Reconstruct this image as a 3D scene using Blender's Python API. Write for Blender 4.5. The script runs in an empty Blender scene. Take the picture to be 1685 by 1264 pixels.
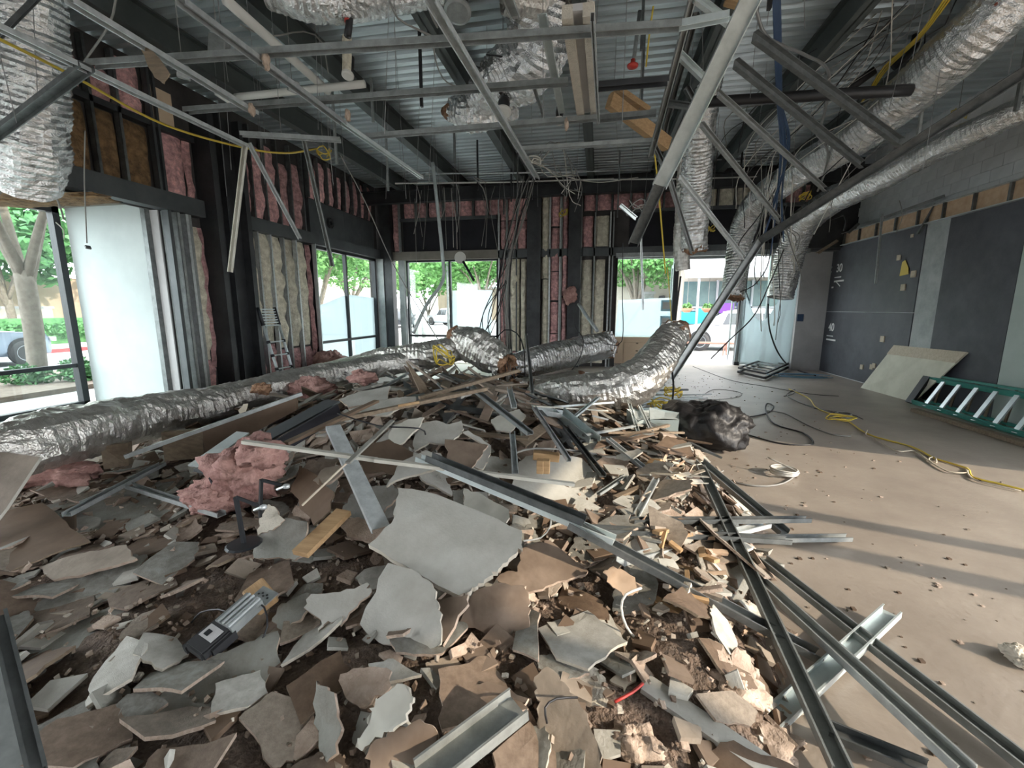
import bpy, bmesh, math, random
from mathutils import Vector, Matrix, noise
S = bpy.context.scene
COL = S.collection
# ------------------------------------------------------------ camera
F = 719.0; CX = 842.5; CY = 632.0; HC = 1.6
TH = math.atan(124/719); PS = math.atan(143/729.6)
cd = bpy.data.cameras.new('camera'); cam = bpy.data.objects.new('camera', cd); COL.objects.link(cam)
cd.sensor_width = 36; cd.sensor_fit = 'HORIZONTAL'; cd.lens = F/1685*36; cd.clip_start = .02; cd.clip_end = 400
cam.location = (0, 0, HC); cam.rotation_euler = (math.pi/2-TH, 0, PS)
S.camera = cam
# ------------------------------------------------------------ daylight
w = bpy.data.worlds.new('sky'); S.world = w; w.use_nodes = True
bg = w.node_tree.nodes['Background']; bg.inputs[0].default_value = (.92, .96, 1.0, 1); bg.inputs[1].default_value = 5.2
sd = bpy.data.lights.new('sun', 'SUN'); sun = bpy.data.objects.new('sun', sd); COL.objects.link(sun)
sd.energy = 3.3; sd.angle = math.radians(.8); sd.color = (1, .86, .68)
_az = math.radians(163); _el = math.radians(22)
sdir = Vector((math.cos(_az)*math.cos(_el), math.sin(_az)*math.cos(_el), -math.sin(_el)))
sun.rotation_euler = sdir.to_track_quat('-Z', 'Y').to_euler(); sun.location = (20, -6, 12)
S.view_settings.view_transform = 'Standard'; S.view_settings.look = 'None'
S.view_settings.gamma = 1; S.view_settings.use_curve_mapping = False
S.view_settings.exposure = 1.05
S.cycles.max_bounces = 8; S.cycles.diffuse_bounces = 5; S.cycles.glossy_bounces = 4
S.cycles.transparent_max_bounces = 8; S.cycles.sample_clamp_indirect = 6
# ------------------------------------------------------------ points from the survey of the photograph
def ray(px, py):
    x = px-CX; u = CY-py
    up = u*math.cos(TH)-F*math.sin(TH); f = u*math.sin(TH)+F*math.cos(TH)
    return Vector((x*math.cos(PS)-f*math.sin(PS), x*math.sin(PS)+f*math.cos(PS), up))
C0 = Vector((0, 0, HC))
def Zp(px, py, z): r = ray(px, py); return C0+r*((z-HC)/r.z)
def Yp(px, py, y): r = ray(px, py); return C0+r*(y/r.y)
def Xp(px, py, x): r = ray(px, py); return C0+r*(x/r.x)
def Dp(px, py, d): return C0+ray(px, py)*(d/F)
# ------------------------------------------------------------ materials
def mat(name, col, rough=.8, metal=0, col2=None, scale=6, bump=0, bscale=40, detail=4, rnd=0, stretch=None, trans=0, alpha=1, contrast=(.35,.65), bdist=.01, spec=None):
    m = bpy.data.materials.new(name); m.use_nodes = True; nt = m.node_tree; N = nt.nodes; L = nt.links
    b = N['Principled BSDF']; b.inputs['Base Color'].default_value = (*col, 1)
    b.inputs['Roughness'].default_value = rough; b.inputs['Metallic'].default_value = metal
    if spec is not None: b.inputs['Specular IOR Level'].default_value = spec
    if trans: b.inputs['Transmission Weight'].default_value = trans
    if alpha < 1: b.inputs['Alpha'].default_value = alpha
    tc = N.new('ShaderNodeTexCoord'); mp = N.new('ShaderNodeMapping'); L.new(tc.outputs['Object'], mp.inputs[0])
    if stretch: mp.inputs['Scale'].default_value = stretch
    out = None
    if col2:
        n = N.new('ShaderNodeTexNoise'); n.inputs['Scale'].default_value = scale; n.inputs['Detail'].default_value = detail
        n.inputs['Roughness'].default_value = .65
        L.new(mp.outputs[0], n.inputs['Vector'])
        r = N.new('ShaderNodeValToRGB'); r.color_ramp.elements[0].position = contrast[0]; r.color_ramp.elements[1].position = contrast[1]
        r.color_ramp.elements[0].color = (*col, 1); r.color_ramp.elements[1].color = (*col2, 1)
        L.new(n.outputs['Fac'], r.inputs[0]); out = r.outputs[0]
    if rnd:
        oi = N.new('ShaderNodeObjectInfo'); mr = N.new('ShaderNodeMapRange')
        mr.inputs['To Min'].default_value = 1-rnd; mr.inputs['To Max'].default_value = 1+rnd
        L.new(oi.outputs['Random'], mr.inputs['Value'])
        hs = N.new('ShaderNodeHueSaturation'); L.new(mr.outputs[0], hs.inputs['Value'])
        if out: L.new(out, hs.inputs['Color'])
        else: hs.inputs['Color'].default_value = (*col, 1)
        out = hs.outputs[0]
    if out: L.new(out, b.inputs['Base Color'])
    if bump:
        n2 = N.new('ShaderNodeTexNoise'); n2.inputs['Scale'].default_value = bscale; n2.inputs['Detail'].default_value = 5
        L.new(mp.outputs[0], n2.inputs['Vector'])
        bp = N.new('ShaderNodeBump'); bp.inputs['Strength'].default_value = bump; bp.inputs['Distance'].default_value = bdist
        L.new(n2.outputs['Fac'], bp.inputs['Height']); L.new(bp.outputs[0], b.inputs['Normal'])
    return m
M = {}
def mk(k, *a, **kw): M[k] = mat(k, *a, **kw)
mk('concrete', (.25,.21,.175), .42, 0, (.36,.31,.26), 1.6, .25, 30, 8, contrast=(.3,.7))
mk('paving', (.36,.355,.34), .9, 0, (.42,.415,.40), 2)
mk('asphalt', (.28,.28,.29), .9, 0, (.33,.33,.34), 3)
mk('deck', (.38,.43,.45), .36, .4, (.52,.59,.61), 3, .1, 60, stretch=(.2,2,1))
mk('black_steel', (.022,.024,.027), .5, .2, (.045,.047,.05), 3, .1, 30)
mk('dark_steel', (.07,.078,.082), .5, .35, (.10,.108,.112), 2.5, .1, 30)
mk('beam_steel', (.06,.07,.068), .6, .2, (.085,.098,.095), 2)
mk('galv', (.42,.45,.455), .36, .4, (.58,.61,.615), 14, .12, 80, rnd=.3)
mk('galv_dull', (.23,.245,.24), .45, .4, (.34,.36,.355), 9, .1, 60, rnd=.25)
mk('galv_dark', (.10,.11,.11), .5, .6, (.17,.18,.18), 9, .1, 60, rnd=.25)
mk('galv_bright', (.52,.58,.58), .3, .4, (.66,.72,.72), 6)
mk('foil', (.62,.62,.61), .22, .92, (.88,.88,.88), 14, .6, 60, stretch=(1,1,1), bdist=.02)
mk('foil_dull', (.48,.455,.42), .28, .85, (.70,.68,.64), 12, .6, 60, bdist=.018)
mk('frame_black', (.02,.022,.026), .45, .2)
mk('alu', (.36,.40,.42), .4, .6, (.44,.48,.5), 6)
mk('white_panel', (.46,.51,.51), .75, 0, (.53,.58,.575), 1.2)
mk('white_sheet', (.80,.86,.88), .5, 0, (.86,.91,.93), 2)
mk('tan_board', (.66,.50,.35), .8, 0, (.72,.56,.40), 2)
mk('sheathing', (.045,.042,.042), .9, 0, (.075,.07,.068), 2)
mk('sheath_brown', (.17,.155,.13), .9, 0, (.24,.22,.19), 2)
mk('recess_black', (.012,.012,.016), .9, 0, (.018,.018,.024), 3)
mk('batt_pink', (.30,.17,.17), .95, 0, (.74,.42,.41), 11, 1.0, 26, 7, rnd=.25, bdist=.03)
mk('clump_pink', (.26,.13,.115), .95, 0, (.50,.30,.26), 7, 1.0, 22, 7, bdist=.03)
mk('batt_tan', (.50,.455,.35), .95, 0, (.80,.75,.61), 9, 1.0, 26, 6, rnd=.15, bdist=.03)
mk('batt_brown', (.09,.055,.028), .95, 0, (.30,.18,.085), 8, 1.0, 22, 6, rnd=.2, bdist=.03)
mk('gray_wall', (.42,.41,.41), .85, 0, (.52,.51,.51), 1.5, .2, 30)
mk('block_gray', (.60,.61,.62), .8, 0, (.68,.69,.70), 3, .3, 50, rnd=.05)
mk('strip_gray', (.30,.33,.33), .85, 0, (.42,.45,.45), 4, .3, 50)
mk('green_gray', (.36,.42,.40), .8, 0, (.41,.47,.45), 2)
mk('charcoal', (.045,.048,.06), .6, 0, (.075,.08,.098), 2.2, .15, 20, 7)
mk('osb', (.45,.31,.20), .8, 0, (.56,.41,.28), 9)
mk('white_paint', (.8,.8,.8), .6)
mk('light_face', (.36,.345,.30), .8, 0, (.52,.51,.465), 2.4, .3, 60, 9, rnd=.12)
mk('pale_face', (.46,.44,.38), .8, 0, (.60,.59,.52), 3, .12, 30)
mk('gray_face', (.165,.15,.125), .85, 0, (.30,.30,.27), 3, .4, 60, 9, rnd=.18)
mk('dusty_face', (.20,.165,.13), .9, 0, (.30,.25,.20), 5, .3, 40, rnd=.2)
mk('brown_paper', (.14,.10,.072), .85, 0, (.22,.165,.125), 4, .15, 30, rnd=.2)
mk('dark_brown', (.10,.065,.042), .8, 0, (.15,.10,.065), 3, .1, 30, rnd=.15)
mk('gypsum', (.33,.25,.195), .95, 0, (.46,.365,.295), 14, .6, 90, rnd=.1)
mk('gypsum_pale', (.46,.42,.35), .95, 0, (.56,.51,.43), 14, .6, 90)
mk('rubble', (.105,.078,.06), .95, 0, (.24,.175,.135), 11, 1.0, 50, 8, bdist=.03)
mk('wood', (.33,.20,.095), .7, 0, (.46,.30,.155), 5, .15, 30, stretch=(1,8,8), rnd=.1)
mk('wood_dull', (.15,.11,.075), .8, 0, (.23,.175,.12), 5, .2, 30, stretch=(1,8,8), rnd=.2)
mk('wood_pale', (.44,.38,.29), .8, 0, (.54,.47,.37), 5, stretch=(1,6,6))
mk('plywood', (.50,.49,.40), .75, 0, (.60,.585,.49), 3, .1, 30)
mk('cardboard', (.40,.28,.19), .85, 0, (.52,.38,.27), 5)
mk('wire_black', (.015,.015,.017), .5)
mk('wire_gray', (.22,.215,.20), .6)
mk('wire_white', (.55,.53,.48), .6)
mk('wire_yellow', (.62,.46,.06), .55)
mk('wire_blue', (.035,.07,.14), .5)
mk('wire_bluelight', (.16,.30,.42), .5)
mk('wire_steel', (.30,.30,.30), .45, .6)
mk('red', (.45,.04,.03), .5)
mk('rust', (.16,.04,.03), .8, 0, (.25,.09,.06), 9)
mk('torn_brown', (.16,.08,.045), .9, 0, (.34,.2,.12), 20, 1.0, 30, bdist=.02)
mk('plastic_black', (.006,.0055,.006), .5, 0, (.014,.013,.014), 8, .5, 14, bdist=.02, spec=.35)
mk('ladder_green', (.03,.20,.17), .45, 0, (.05,.26,.22), 5)
mk('disc_white', (.62,.61,.57), .6)
mk('rubber', (.02,.02,.022), .7)
mk('leaf', (.07,.19,.045), .7, 0, (.17,.36,.11), 3, rnd=.1)
mk('leaf_dark', (.03,.11,.035), .75, 0, (.08,.22,.075), 4)
mk('bark', (.11,.088,.07), .9, 0, (.17,.145,.12), 8, .5, 30)
mk('stucco', (.30,.235,.175), .9, 0, (.35,.275,.21), 1)
mk('stucco_pale', (.42,.38,.33), .9, 0, (.46,.42,.37), 1)
mk('car_white', (.45,.47,.50), .25, 0, spec=.6)
mk('car_blue', (.24,.29,.36), .25, .3)
mk('car_dark', (.05,.055,.06), .3)
mk('glass_dark', (.03,.035,.04), .12)
mk('shop_glass', (.06,.11,.12), .3, 0, (.10,.17,.16), 1.2)
mk('teal', (.05,.45,.52), .5); mk('purple', (.22,.06,.55), .5); mk('blue', (.04,.08,.6), .5)
mk('orange_pot', (.65,.30,.18), .7)
mk('pale_trim', (.4,.4,.43), .6)
mk('awning', (.5,.47,.485), .8)
mk('wood_red', (.34,.16,.12), .6)
mk('curb_red', (.62,.06,.06), .7)
mk('mulch', (.10,.075,.06), .95, 0, (.16,.13,.1), 8)
mk('film_blue', (.30,.60,.78), .5)
# clear window glass
g = bpy.data.materials.new('window_glass'); g.use_nodes = True; nt = g.node_tree; nt.nodes.clear()
o_ = nt.nodes.new('ShaderNodeOutputMaterial'); mx = nt.nodes.new('ShaderNodeMixShader'); tr = nt.nodes.new('ShaderNodeBsdfTransparent'); gl = nt.nodes.new('ShaderNodeBsdfGlossy')
tr.inputs[0].default_value = (.93,.97,.96,1); gl.inputs['Roughness'].default_value = .03; mx.inputs[0].default_value = .06
nt.links.new(tr.outputs[0], mx.inputs[1]); nt.links.new(gl.outputs[0], mx.inputs[2]); nt.links.new(mx.outputs[0], o_.inputs[0]); M['glass'] = g
# thin milky plastic sheet: lets daylight glow through
g = bpy.data.materials.new('milky_film'); g.use_nodes = True; nt = g.node_tree; nt.nodes.clear()
o_ = nt.nodes.new('ShaderNodeOutputMaterial'); mx = nt.nodes.new('ShaderNodeMixShader'); a_ = nt.nodes.new('ShaderNodeBsdfTranslucent'); b_ = nt.nodes.new('ShaderNodeBsdfDiffuse')
a_.inputs[0].default_value = (.60,.65,.67,1); b_.inputs[0].default_value = (.8,.82,.83,1); mx.inputs[0].default_value = .2
nt.links.new(a_.outputs[0], mx.inputs[1]); nt.links.new(b_.outputs[0], mx.inputs[2]); nt.links.new(mx.outputs[0], o_.inputs[0]); M['film'] = g
# ------------------------------------------------------------ mesh helpers
class MB:
    def __init__(s): s.v = []; s.f = []; s.m = []
    def add(s, vs, fs, mi=0):
        b = len(s.v); s.v += [tuple(v) for v in vs]; s.f += [tuple(i+b for i in f) for f in fs]
        s.m += ([mi]*len(fs) if isinstance(mi, int) else list(mi)); return s
    def box(s, x0, x1, y0, y1, z0, z1, mi=0):
        vs = [(x,y,z) for x in (x0,x1) for y in (y0,y1) for z in (z0,z1)]
        return s.add(vs, [(0,1,3,2),(4,6,7,5),(0,4,5,1),(2,3,7,6),(0,2,6,4),(1,5,7,3)], mi)
    def bar(s, a, b, w, h, up=(0,0,1), mi=0, roll=0):
        a = Vector(a); b = Vector(b); d = (b-a).normalized(); u = Vector(up)
        if abs(d.dot(u)) > .98: u = Vector((1,0,0))
        r = d.cross(u).normalized(); n = r.cross(d).normalized()
        if roll: R = Matrix.Rotation(math.radians(roll), 3, d); r = R@r; n = R@n
        vs = [p+r*i*w/2+n*j*h/2 for p in (a,b) for i in (-1,1) for j in (-1,1)]
        return s.add(vs, [(0,1,3,2),(4,6,7,5),(0,4,5,1),(2,3,7,6),(0,2,6,4),(1,5,7,3)], mi)
    def profile(s, a, b, pts, up=(0,0,1), roll=0, mi=0, closed=True):
        a = Vector(a); b = Vector(b); d = (b-a).normalized(); u = Vector(up)
        if abs(d.dot(u)) > .98: u = Vector((1,0,0))
        r = d.cross(u).normalized(); n = r.cross(d).normalized()
        if roll: R = Matrix.Rotation(math.radians(roll), 3, d); r = R@r; n = R@n
        k = len(pts); vs = [p+r*x+n*y for p in (a,b) for x, y in pts]
        fs = [(i, (i+1) % k, k+(i+1) % k, k+i) for i in range(k if closed else k-1)]
        if closed: fs += [tuple(range(k)), tuple(range(2*k-1, k-1, -1))]
        return s.add(vs, fs, mi)
    def tube(s, pts, rad, n=6, mi=0, cap=True, wob=None):
        pts = [Vector(p) for p in pts]; b = len(s.v); K = len(pts); prev = None
        for i, p in enumerate(pts):
            d = (pts[min(i+1,K-1)]-pts[max(i-1,0)])
            d = d.normalized() if d.length > 1e-9 else Vector((0,0,1))
            if prev is None:
                u = Vector((0,0,1)) if abs(d.z) < .9 else Vector((1,0,0)); r = d.cross(u).normalized()
            else:
                r = (prev-d*prev.dot(d)); r = r.normalized() if r.length > 1e-6 else d.orthogonal().normalized()
            prev = r; q = d.cross(r)
            R = rad[i] if isinstance(rad, (list,tuple)) else rad
            for j in range(n):
                a = 2*math.pi*j/n; rr = R*(wob(i,j,a) if wob else 1)
                s.v.append(tuple(p+r*math.cos(a)*rr+q*math.sin(a)*rr))
        for i in range(K-1):
            for j in range(n):
                s.f.append((b+i*n+j, b+i*n+(j+1) % n, b+(i+1)*n+(j+1) % n, b+(i+1)*n+j)); s.m.append(mi)
        if cap:
            s.f.append(tuple(b+j for j in range(n-1,-1,-1))); s.m.append(mi)
            s.f.append(tuple(b+(K-1)*n+j for j in range(n))); s.m.append(mi)
        return s
    def lathe(s, prof, n=20, c=(0,0,0), mi=0, axis=None):
        b = len(s.v); K = len(prof); Rm = Vector((0,0,1)).rotation_difference(Vector(axis)).to_matrix() if axis else Matrix.Identity(3)
        for r, z in prof:
            for j in range(n):
                a = 2*math.pi*j/n; s.v.append(tuple(Vector(c)+Rm@Vector((r*math.cos(a), r*math.sin(a), z))))
        for i in range(K-1):
            for j in range(n):
                s.f.append((b+i*n+j, b+i*n+(j+1) % n, b+(i+1)*n+(j+1) % n, b+(i+1)*n+j)); s.m.append(mi)
        return s
    def mesh(s, name, mats, smooth=False):
        me = bpy.data.meshes.new(name); me.from_pydata(s.v, [], s.f); 
        for m in (mats if isinstance(mats, (list,tuple)) else [mats]): me.materials.append(M[m] if isinstance(m, str) else m)
        me.polygons.foreach_set('material_index', s.m)
        if smooth: me.polygons.foreach_set('use_smooth', [True]*len(s.f))
        me.update(); return me
    def build(s, name, mats, parent=None, smooth=False):
        o = bpy.data.objects.new(name, s.mesh(name, mats, smooth)); COL.objects.link(o)
        if parent: o.parent = parent
        return o
def ob(name, me, parent=None):
    o = bpy.data.objects.new(name, me); COL.objects.link(o)
    if parent: o.parent = parent
    return o
def tag(o, label, cat, group=None, kind=None):
    o['label'] = label; o['category'] = cat
    if group: o['group'] = group
    if kind: o['kind'] = kind
    return o
def struct(o): o['kind'] = 'structure'; return o
def empty(name, loc=(0,0,0)):
    o = bpy.data.objects.new(name, None); COL.objects.link(o); o.location = loc; o.empty_display_size = .1; return o
def recenter(o):
    """move a mesh thing's origin to the middle of its vertices"""
    me = o.data; c = Vector()
    for v in me.vertices: c += v.co
    c /= max(1, len(me.vertices)); me.transform(Matrix.Translation(-c)); o.location = o.location+c; return o
def spline(ps, step=.08):
    ps = [Vector(p) for p in ps]; out = []
    if len(ps) == 2:
        n = max(2, int((ps[1]-ps[0]).length/step)); return [ps[0].lerp(ps[1], i/n) for i in range(n+1)]
    q = [ps[0]*2-ps[1]]+ps+[ps[-1]*2-ps[-2]]
    for i in range(1, len(q)-2):
        a, b, c, d = q[i-1:i+3]; n = max(2, int((c-b).length/step))
        for k in range(n):
            t = k/n; out.append(.5*((2*b)+(c-a)*t+(2*a-5*b+4*c-d)*t*t+(3*b-a-3*c+d)*t**3))
    out.append(ps[-1]); return out
def fbm(p, sc=1.0): return noise.fractal(Vector(p)*sc, 1.0, 2.0, 4)
def chan(a, b, w=.09, h=.035, roll=0, up=(0,0,1), mi=0, mb=None, t=.003, lip=.008):
    """steel C channel"""
    P = [(-w/2,0),(w/2,0),(w/2,h),(w/2-lip,h),(w/2-lip,h-t),(w/2-t,h-t),(w/2-t,t),(-w/2+t,t),(-w/2+t,h-t),(-w/2+lip,h-t),(-w/2+lip,h),(-w/2,h)]
    return (mb or MB()).profile(a, b, P, up, roll, mi)
# ============================================================ SETTING
XL = -6.4; XR = 5.7; YB = 12.3; ZC = 5.05
fl = struct(MB().box(-8.3, 9, -5, 13.6, -.2, 0).build('floor', 'concrete'))
# roof deck: trapezoid ribs running across the room
mb = MB(); prof = []; y = -5; P_ = .19
while y < 13.6:
    prof += [(y, ZC+.06), (y+.05, ZC+.06), (y+.075, ZC), (y+.165, ZC)]; y += P_
vs = [(x, a, b) for x in (-8.6, 9) for a, b in prof]+[(x, a, b+.06) for x in (-8.6, 9) for a, b in prof]; K = len(prof)
fs = [(i, i+1, K+i+1, K+i) for i in range(K-1)]+[(2*K+i, 3*K+i, 3*K+i+1, 2*K+i+1) for i in range(K-1)]
mb.add(vs, fs); ceil = struct(mb.build('ceiling', 'deck'))
def ibeam(a, b, hgt, wid, m, parent, name):
    mb = MB(); a = Vector(a); b = Vector(b); t = .02
    mb.bar(a, b, .012, hgt); z = Vector((0,0,hgt/2-t/2)); mb.bar(a+z, b+z, wid, t); mb.bar(a-z, b-z, wid, t)
    return mb.build(name, m, parent)
for x in (-5.3, -3.7, -2.0, -.3, 1.25, 2.65, 4.2):
    ibeam((x,-5,ZC-.18), (x,13.4,ZC-.18), .34, .15, 'beam_steel', ceil, 'joist')
for y in (-1.5, 11.6):
    ibeam((-8.2,y,ZC-.5), (5.9,y,ZC-.5), .32, .2, 'black_steel', ceil, 'girder')
def lumpy(wd, ht, dp, seed, nu=5, nv=12):
    """fibreglass batt in local x width, y out of the wall, z up"""
    mb = MB(); g = []
    for j in range(nv+1):
        for i in range(nu+1):
            u = i/nu; v = j/nv
            e = min(1, 5*min(u, 1-u)+.45)*min(1, 6*min(v, 1-v)+.5)
            n = fbm((u*wd*3+seed*7.3, v*ht*3.1, seed*1.7), 1.3)
            yy = dp*e*(.8+.5*n)
            xx = (u-.5)*wd*(1+.05*fbm((v*4, seed, 2))); g.append((xx, yy, v*ht+.03*fbm((u*5, v, seed*3))*(1 if v > .9 or v < .1 else 0)))
    fs = [(j*(nu+1)+i, j*(nu+1)+i+1, (j+1)*(nu+1)+i+1, (j+1)*(nu+1)+i) for j in range(nv) for i in range(nu)]
    mb.add(g, fs); k = len(g)
    mb.add([(-wd/2,-.02,0),(wd/2,-.02,0),(wd/2,-.02,ht),(-wd/2,-.02,ht)], [(0,1,2,3)])
    return mb
bseed = [0]
def batt(parent, axis, plane, a0, a1, z0, z1, m, dp=.09):
    bseed[0] += 1; mb = lumpy(abs(a1-a0)-.01, z1-z0, dp, bseed[0], 5, max(5, int((z1-z0)/.13)))
    o = mb.build('insulation_batt', m, parent, True)
    if axis == 'x': o.location = ((a0+a1)/2, plane, z0); o.rotation_euler = (0,0,math.pi)
    else: o.location = (plane, (a0+a1)/2, z0); o.rotation_euler = (0,0,-math.pi/2)
    o.rotation_euler[1] = random.uniform(-.012, .012)
    return o
STUDM = {}
def stud(parent, axis, plane, a, z0, z1, m='galv_dull', w=.04, d=.09, roll=0):
    """wall stud seen from its edge; plane is the room side"""
    mb = MB(); s = 1 if axis == 'x' else 1
    if axis == 'x': mb.box(a-w/2, a-w/2+.004, plane, plane+d, z0, z1); mb.box(a-w/2, a+w/2, plane, plane+.004, z0, z1); mb.box(a-w/2, a+w/2, plane+d-.004, plane+d, z0, z1)
    else: mb.box(plane-d, plane, a-w/2, a-w/2+.004, z0, z1); mb.box(plane-.004, plane, a-w/2, a+w/2, z0, z1); mb.box(plane-d, plane-d+.004, a-w/2, a+w/2, z0, z1)
    return mb.build('stud', m, parent)
rnd = random.Random(4)
# ---- left wall
WX = -6.5      # face of the sheathing behind studs
wl = MB()
wl.box(WX-.12, WX, -5, 12.4, 3.05, ZC)
wl.box(WX-.12, WX, 5.72, 9.2, 0, 3.05)
wl.box(WX-.12, WX, 12.1, 12.4, 0, 3.05)
wall_left = struct(wl.build('wall_left', 'sheathing'))
MB().box(-6.56,-6.3,-2,6.35,3.05,3.31).build('header_beam','dark_steel',wall_left)
MB().box(-6.56,-6.3,7.15,12.2,3.03,3.27).build('header_beam','dark_steel',wall_left)
MB().box(-6.5,-6.36,-2,6.35,4.18,4.26).build('tie_beam','black_steel',wall_left)
# soffit over the recessed window and the return panels
struct(MB().box(-8.35,-6.56,-2,5.7,3.14,3.24).build('trim_1','sheath_brown'))
MB().box(-6.5,-6.46,2,3,3.5,3.9)
bays = [(3.3,3.72),(3.76,4.1),(4.14,4.48),(4.53,4.86),(4.92,5.22),(5.26,5.64)]
for a0, a1 in bays:
    batt(wall_left,'y',WX,a0,a1,3.32,4.15,'batt_brown',.12); stud(wall_left,'y',-6.36,a0-.02,3.3,4.95,'galv_dark')
    if rnd.random() < .9: batt(wall_left,'y',WX,a0,a1,4.27+rnd.random()*.08,4.6+rnd.random()*.35,'batt_pink',.13)
for a in (5.68,5.76): stud(wall_left,'y',-6.34,a,3.3,4.95,'dark_steel')
batt(wall_left,'y',WX,5.84,6.2,3.34,4.2,'batt_pink',.12); batt(wall_left,'y',WX,6.22,6.36,3.34,4.3,'batt_pink',.08)
MB().box(-6.5,-6.38,5.72,6.05,4.3,4.75).build('wood_block','tan_board',wall_left)
# lower studs beside the return panel
for a, m in ((5.72,'dark_steel'),(5.86,'galv_dull'),(6.0,'galv'),(6.05,'galv_dull')): stud(wall_left,'y',-6.3,a,0,3.04,m,.05,.12)
MB().box(-6.49,-6.45,5.74,5.98,0,3.04).build('wall_panel','strip_gray',wall_left)
batt(wall_left,'y',WX,6.08,6.3,.75,2.9,'batt_tan',.14); batt(wall_left,'y',WX,6.08,6.3,0,.74,'batt_pink',.14)
batt(wall_left,'y',WX,6.31,6.42,.6,2.9,'batt_pink',.1)
# pink and tan batts between the dark column and window 2
e = 7.18; bb = [7.2,7.52,7.86,8.22,8.6,8.98]
for i in range(5):
    batt(wall_left,'y',WX,bb[i]+.02,bb[i+1]-.02,3.28,4.5+.1*(i%3),'batt_pink',.14)
    batt(wall_left,'y',WX,bb[i]+.02,bb[i+1]-.02,.95 if i<2 else .8,3.02,'batt_tan',.15)
    batt(wall_left,'y',WX,bb[i]+.02,bb[i+1]-.02,0,.9 if i<2 else .76,'batt_pink',.13)
    stud(wall_left,'y',-6.36,bb[i],0,3.04,'galv'); stud(wall_left,'y',-6.36,bb[i+1],3.27,4.9,'galv_dark')
batt(wall_left,'y',WX,9.0,9.14,.1,3.0,'batt_pink',.12)
stud(wall_left,'y',-6.3,9.17,0,3.04,'galv_bright',.03)
# dark metal panel above window 2 with pink above
for a0, a1 in ((9.2,10.6),(10.6,11.35),(11.35,12.1)):
    MB().box(-6.5,-6.42,a0+.005,a1-.005,3.28,4.02).build('sheet_metal_panel','dark_steel',wall_left)
a = 9.2
while a < 12:
    batt(wall_left,'y',WX,a,a+.3,4.05,4.75+rnd.random()*.2,'batt_pink',.12); stud(wall_left,'y',-6.36,a-.02,4.03,4.95,'galv_dark'); a += .36
mb = MB().lathe([(.0,.0),(.05,0),(.05,.05),(.1,.05),(.1,0),(.12,0),(.12,.04)],20,(-6.42,9.95,3.62),0,(1,0,0)); mb.build('pipe_collar','black_steel',wall_left)
# big dark column
mb = MB(); mb.box(-6.55,-6.15,6.42,6.52,0,ZC-.3); mb.box(-6.55,-6.15,7.05,7.15,0,ZC-.3); mb.box(-6.5,-6.3,6.52,7.05,0,ZC-.3); mb.box(-6.32,-6.2,6.7,6.73,0,ZC-.3)
col = struct(mb.build('column_1','black_steel'))
# return panel: white board facing the room
wr = struct(MB().box(-8.2,-6.72,5.68,5.72,0,3.14).build('wall_return','white_panel'))
MB().box(-6.74,-6.66,5.64,5.72,0,3.14).build('edge_board','galv_dark',wr)
MB().box(-6.64,-6.5,5.7,5.72,0,3.1).build('inner_panel','gray_wall',wr)
# ---- windows
def window(name, axis, plane, a0, a1, z0, z1, rails=(), mulls=(), m='frame_black', w=.06, d=.12, dirn=1):
    mb = MB()
    def B(u0,u1,v0,v1,d0=0,d1=None):
        d1 = d if d1 is None else d1
        if axis == 'x': mb.box(u0,u1,plane+d0,plane+d1,v0,v1)
        else: mb.box(plane-d1,plane-d0,u0,u1,v0,v1)
    B(a0,a0+w,z0,z1); B(a1-w,a1,z0,z1); B(a0,a1,z0,z0+w); B(a0,a1,z1-w,z1)
    f = struct(mb.build(name, m))
    for r in rails:
        mb = MB(); B(a0+w,a1-w,r-.03,r+.03,.02,d-.02); mb.build('transom_bar', m, f)
    for u in mulls:
        mb = MB(); B(u-.03,u+.03,z0+w,z1-w,.015,d-.015); mb.build('mullion', m, f)
    us = [a0+w]+sorted(mulls)+[a1-w]; zs = [z0+w]+sorted(rails)+[z1-w]
    for i in range(len(us)-1):
        for j in range(len(zs)-1):
            mb = MB(); B(us[i],us[i+1],zs[j],zs[j+1],d/2,d/2+.006); mb.build('glass_pane','glass',f)
    return f
w1 = window('window_1','y',-8.2,1.2,5.6,.02,3.14,(.7,),(3.0,),w=.09)
struct(MB().box(-8.2,-6.3,-2,5.66,.0,.035).build('trim_2','green_gray'))
w2 = window('window_2','y',-6.42,9.2,12.12,.08,3.02,(.8,),(10.6,))
w3 = window('window_3','x',12.42,-5.62,-2.82,.08,3.0,(.8,),(-4.28,))
for x0,x1 in ((-5.82,-5.66),):
    MB().box(x0,x1,12.34,12.5,0,3).build('jamb','strip_gray',w3)
MB().box(-6.42,-6.2,12.14,12.3,0,3.02).build('jamb','strip_gray',w2)
w4 = window('window_4','x',13.5,.44,2.12,.1,3.08,(),(),'alu')
d1 = window('window_5','x',13.5,3.98,5.06,.02,3.08,(.72,),(4.62,),'alu',w=.05)
mb = MB(); mb.box(3.86,4.0,13.46,13.62,0,3.08); mb.build('door_post','frame_black',d1)
mb = MB(); mb.box(2.08,2.2,13.46,13.62,0,3.08); mb.build('door_post','frame_black',w4)
struct(MB().box(2.1,3.98,13.46,13.6,2.98,3.1).build('door_1','alu'))
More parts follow.
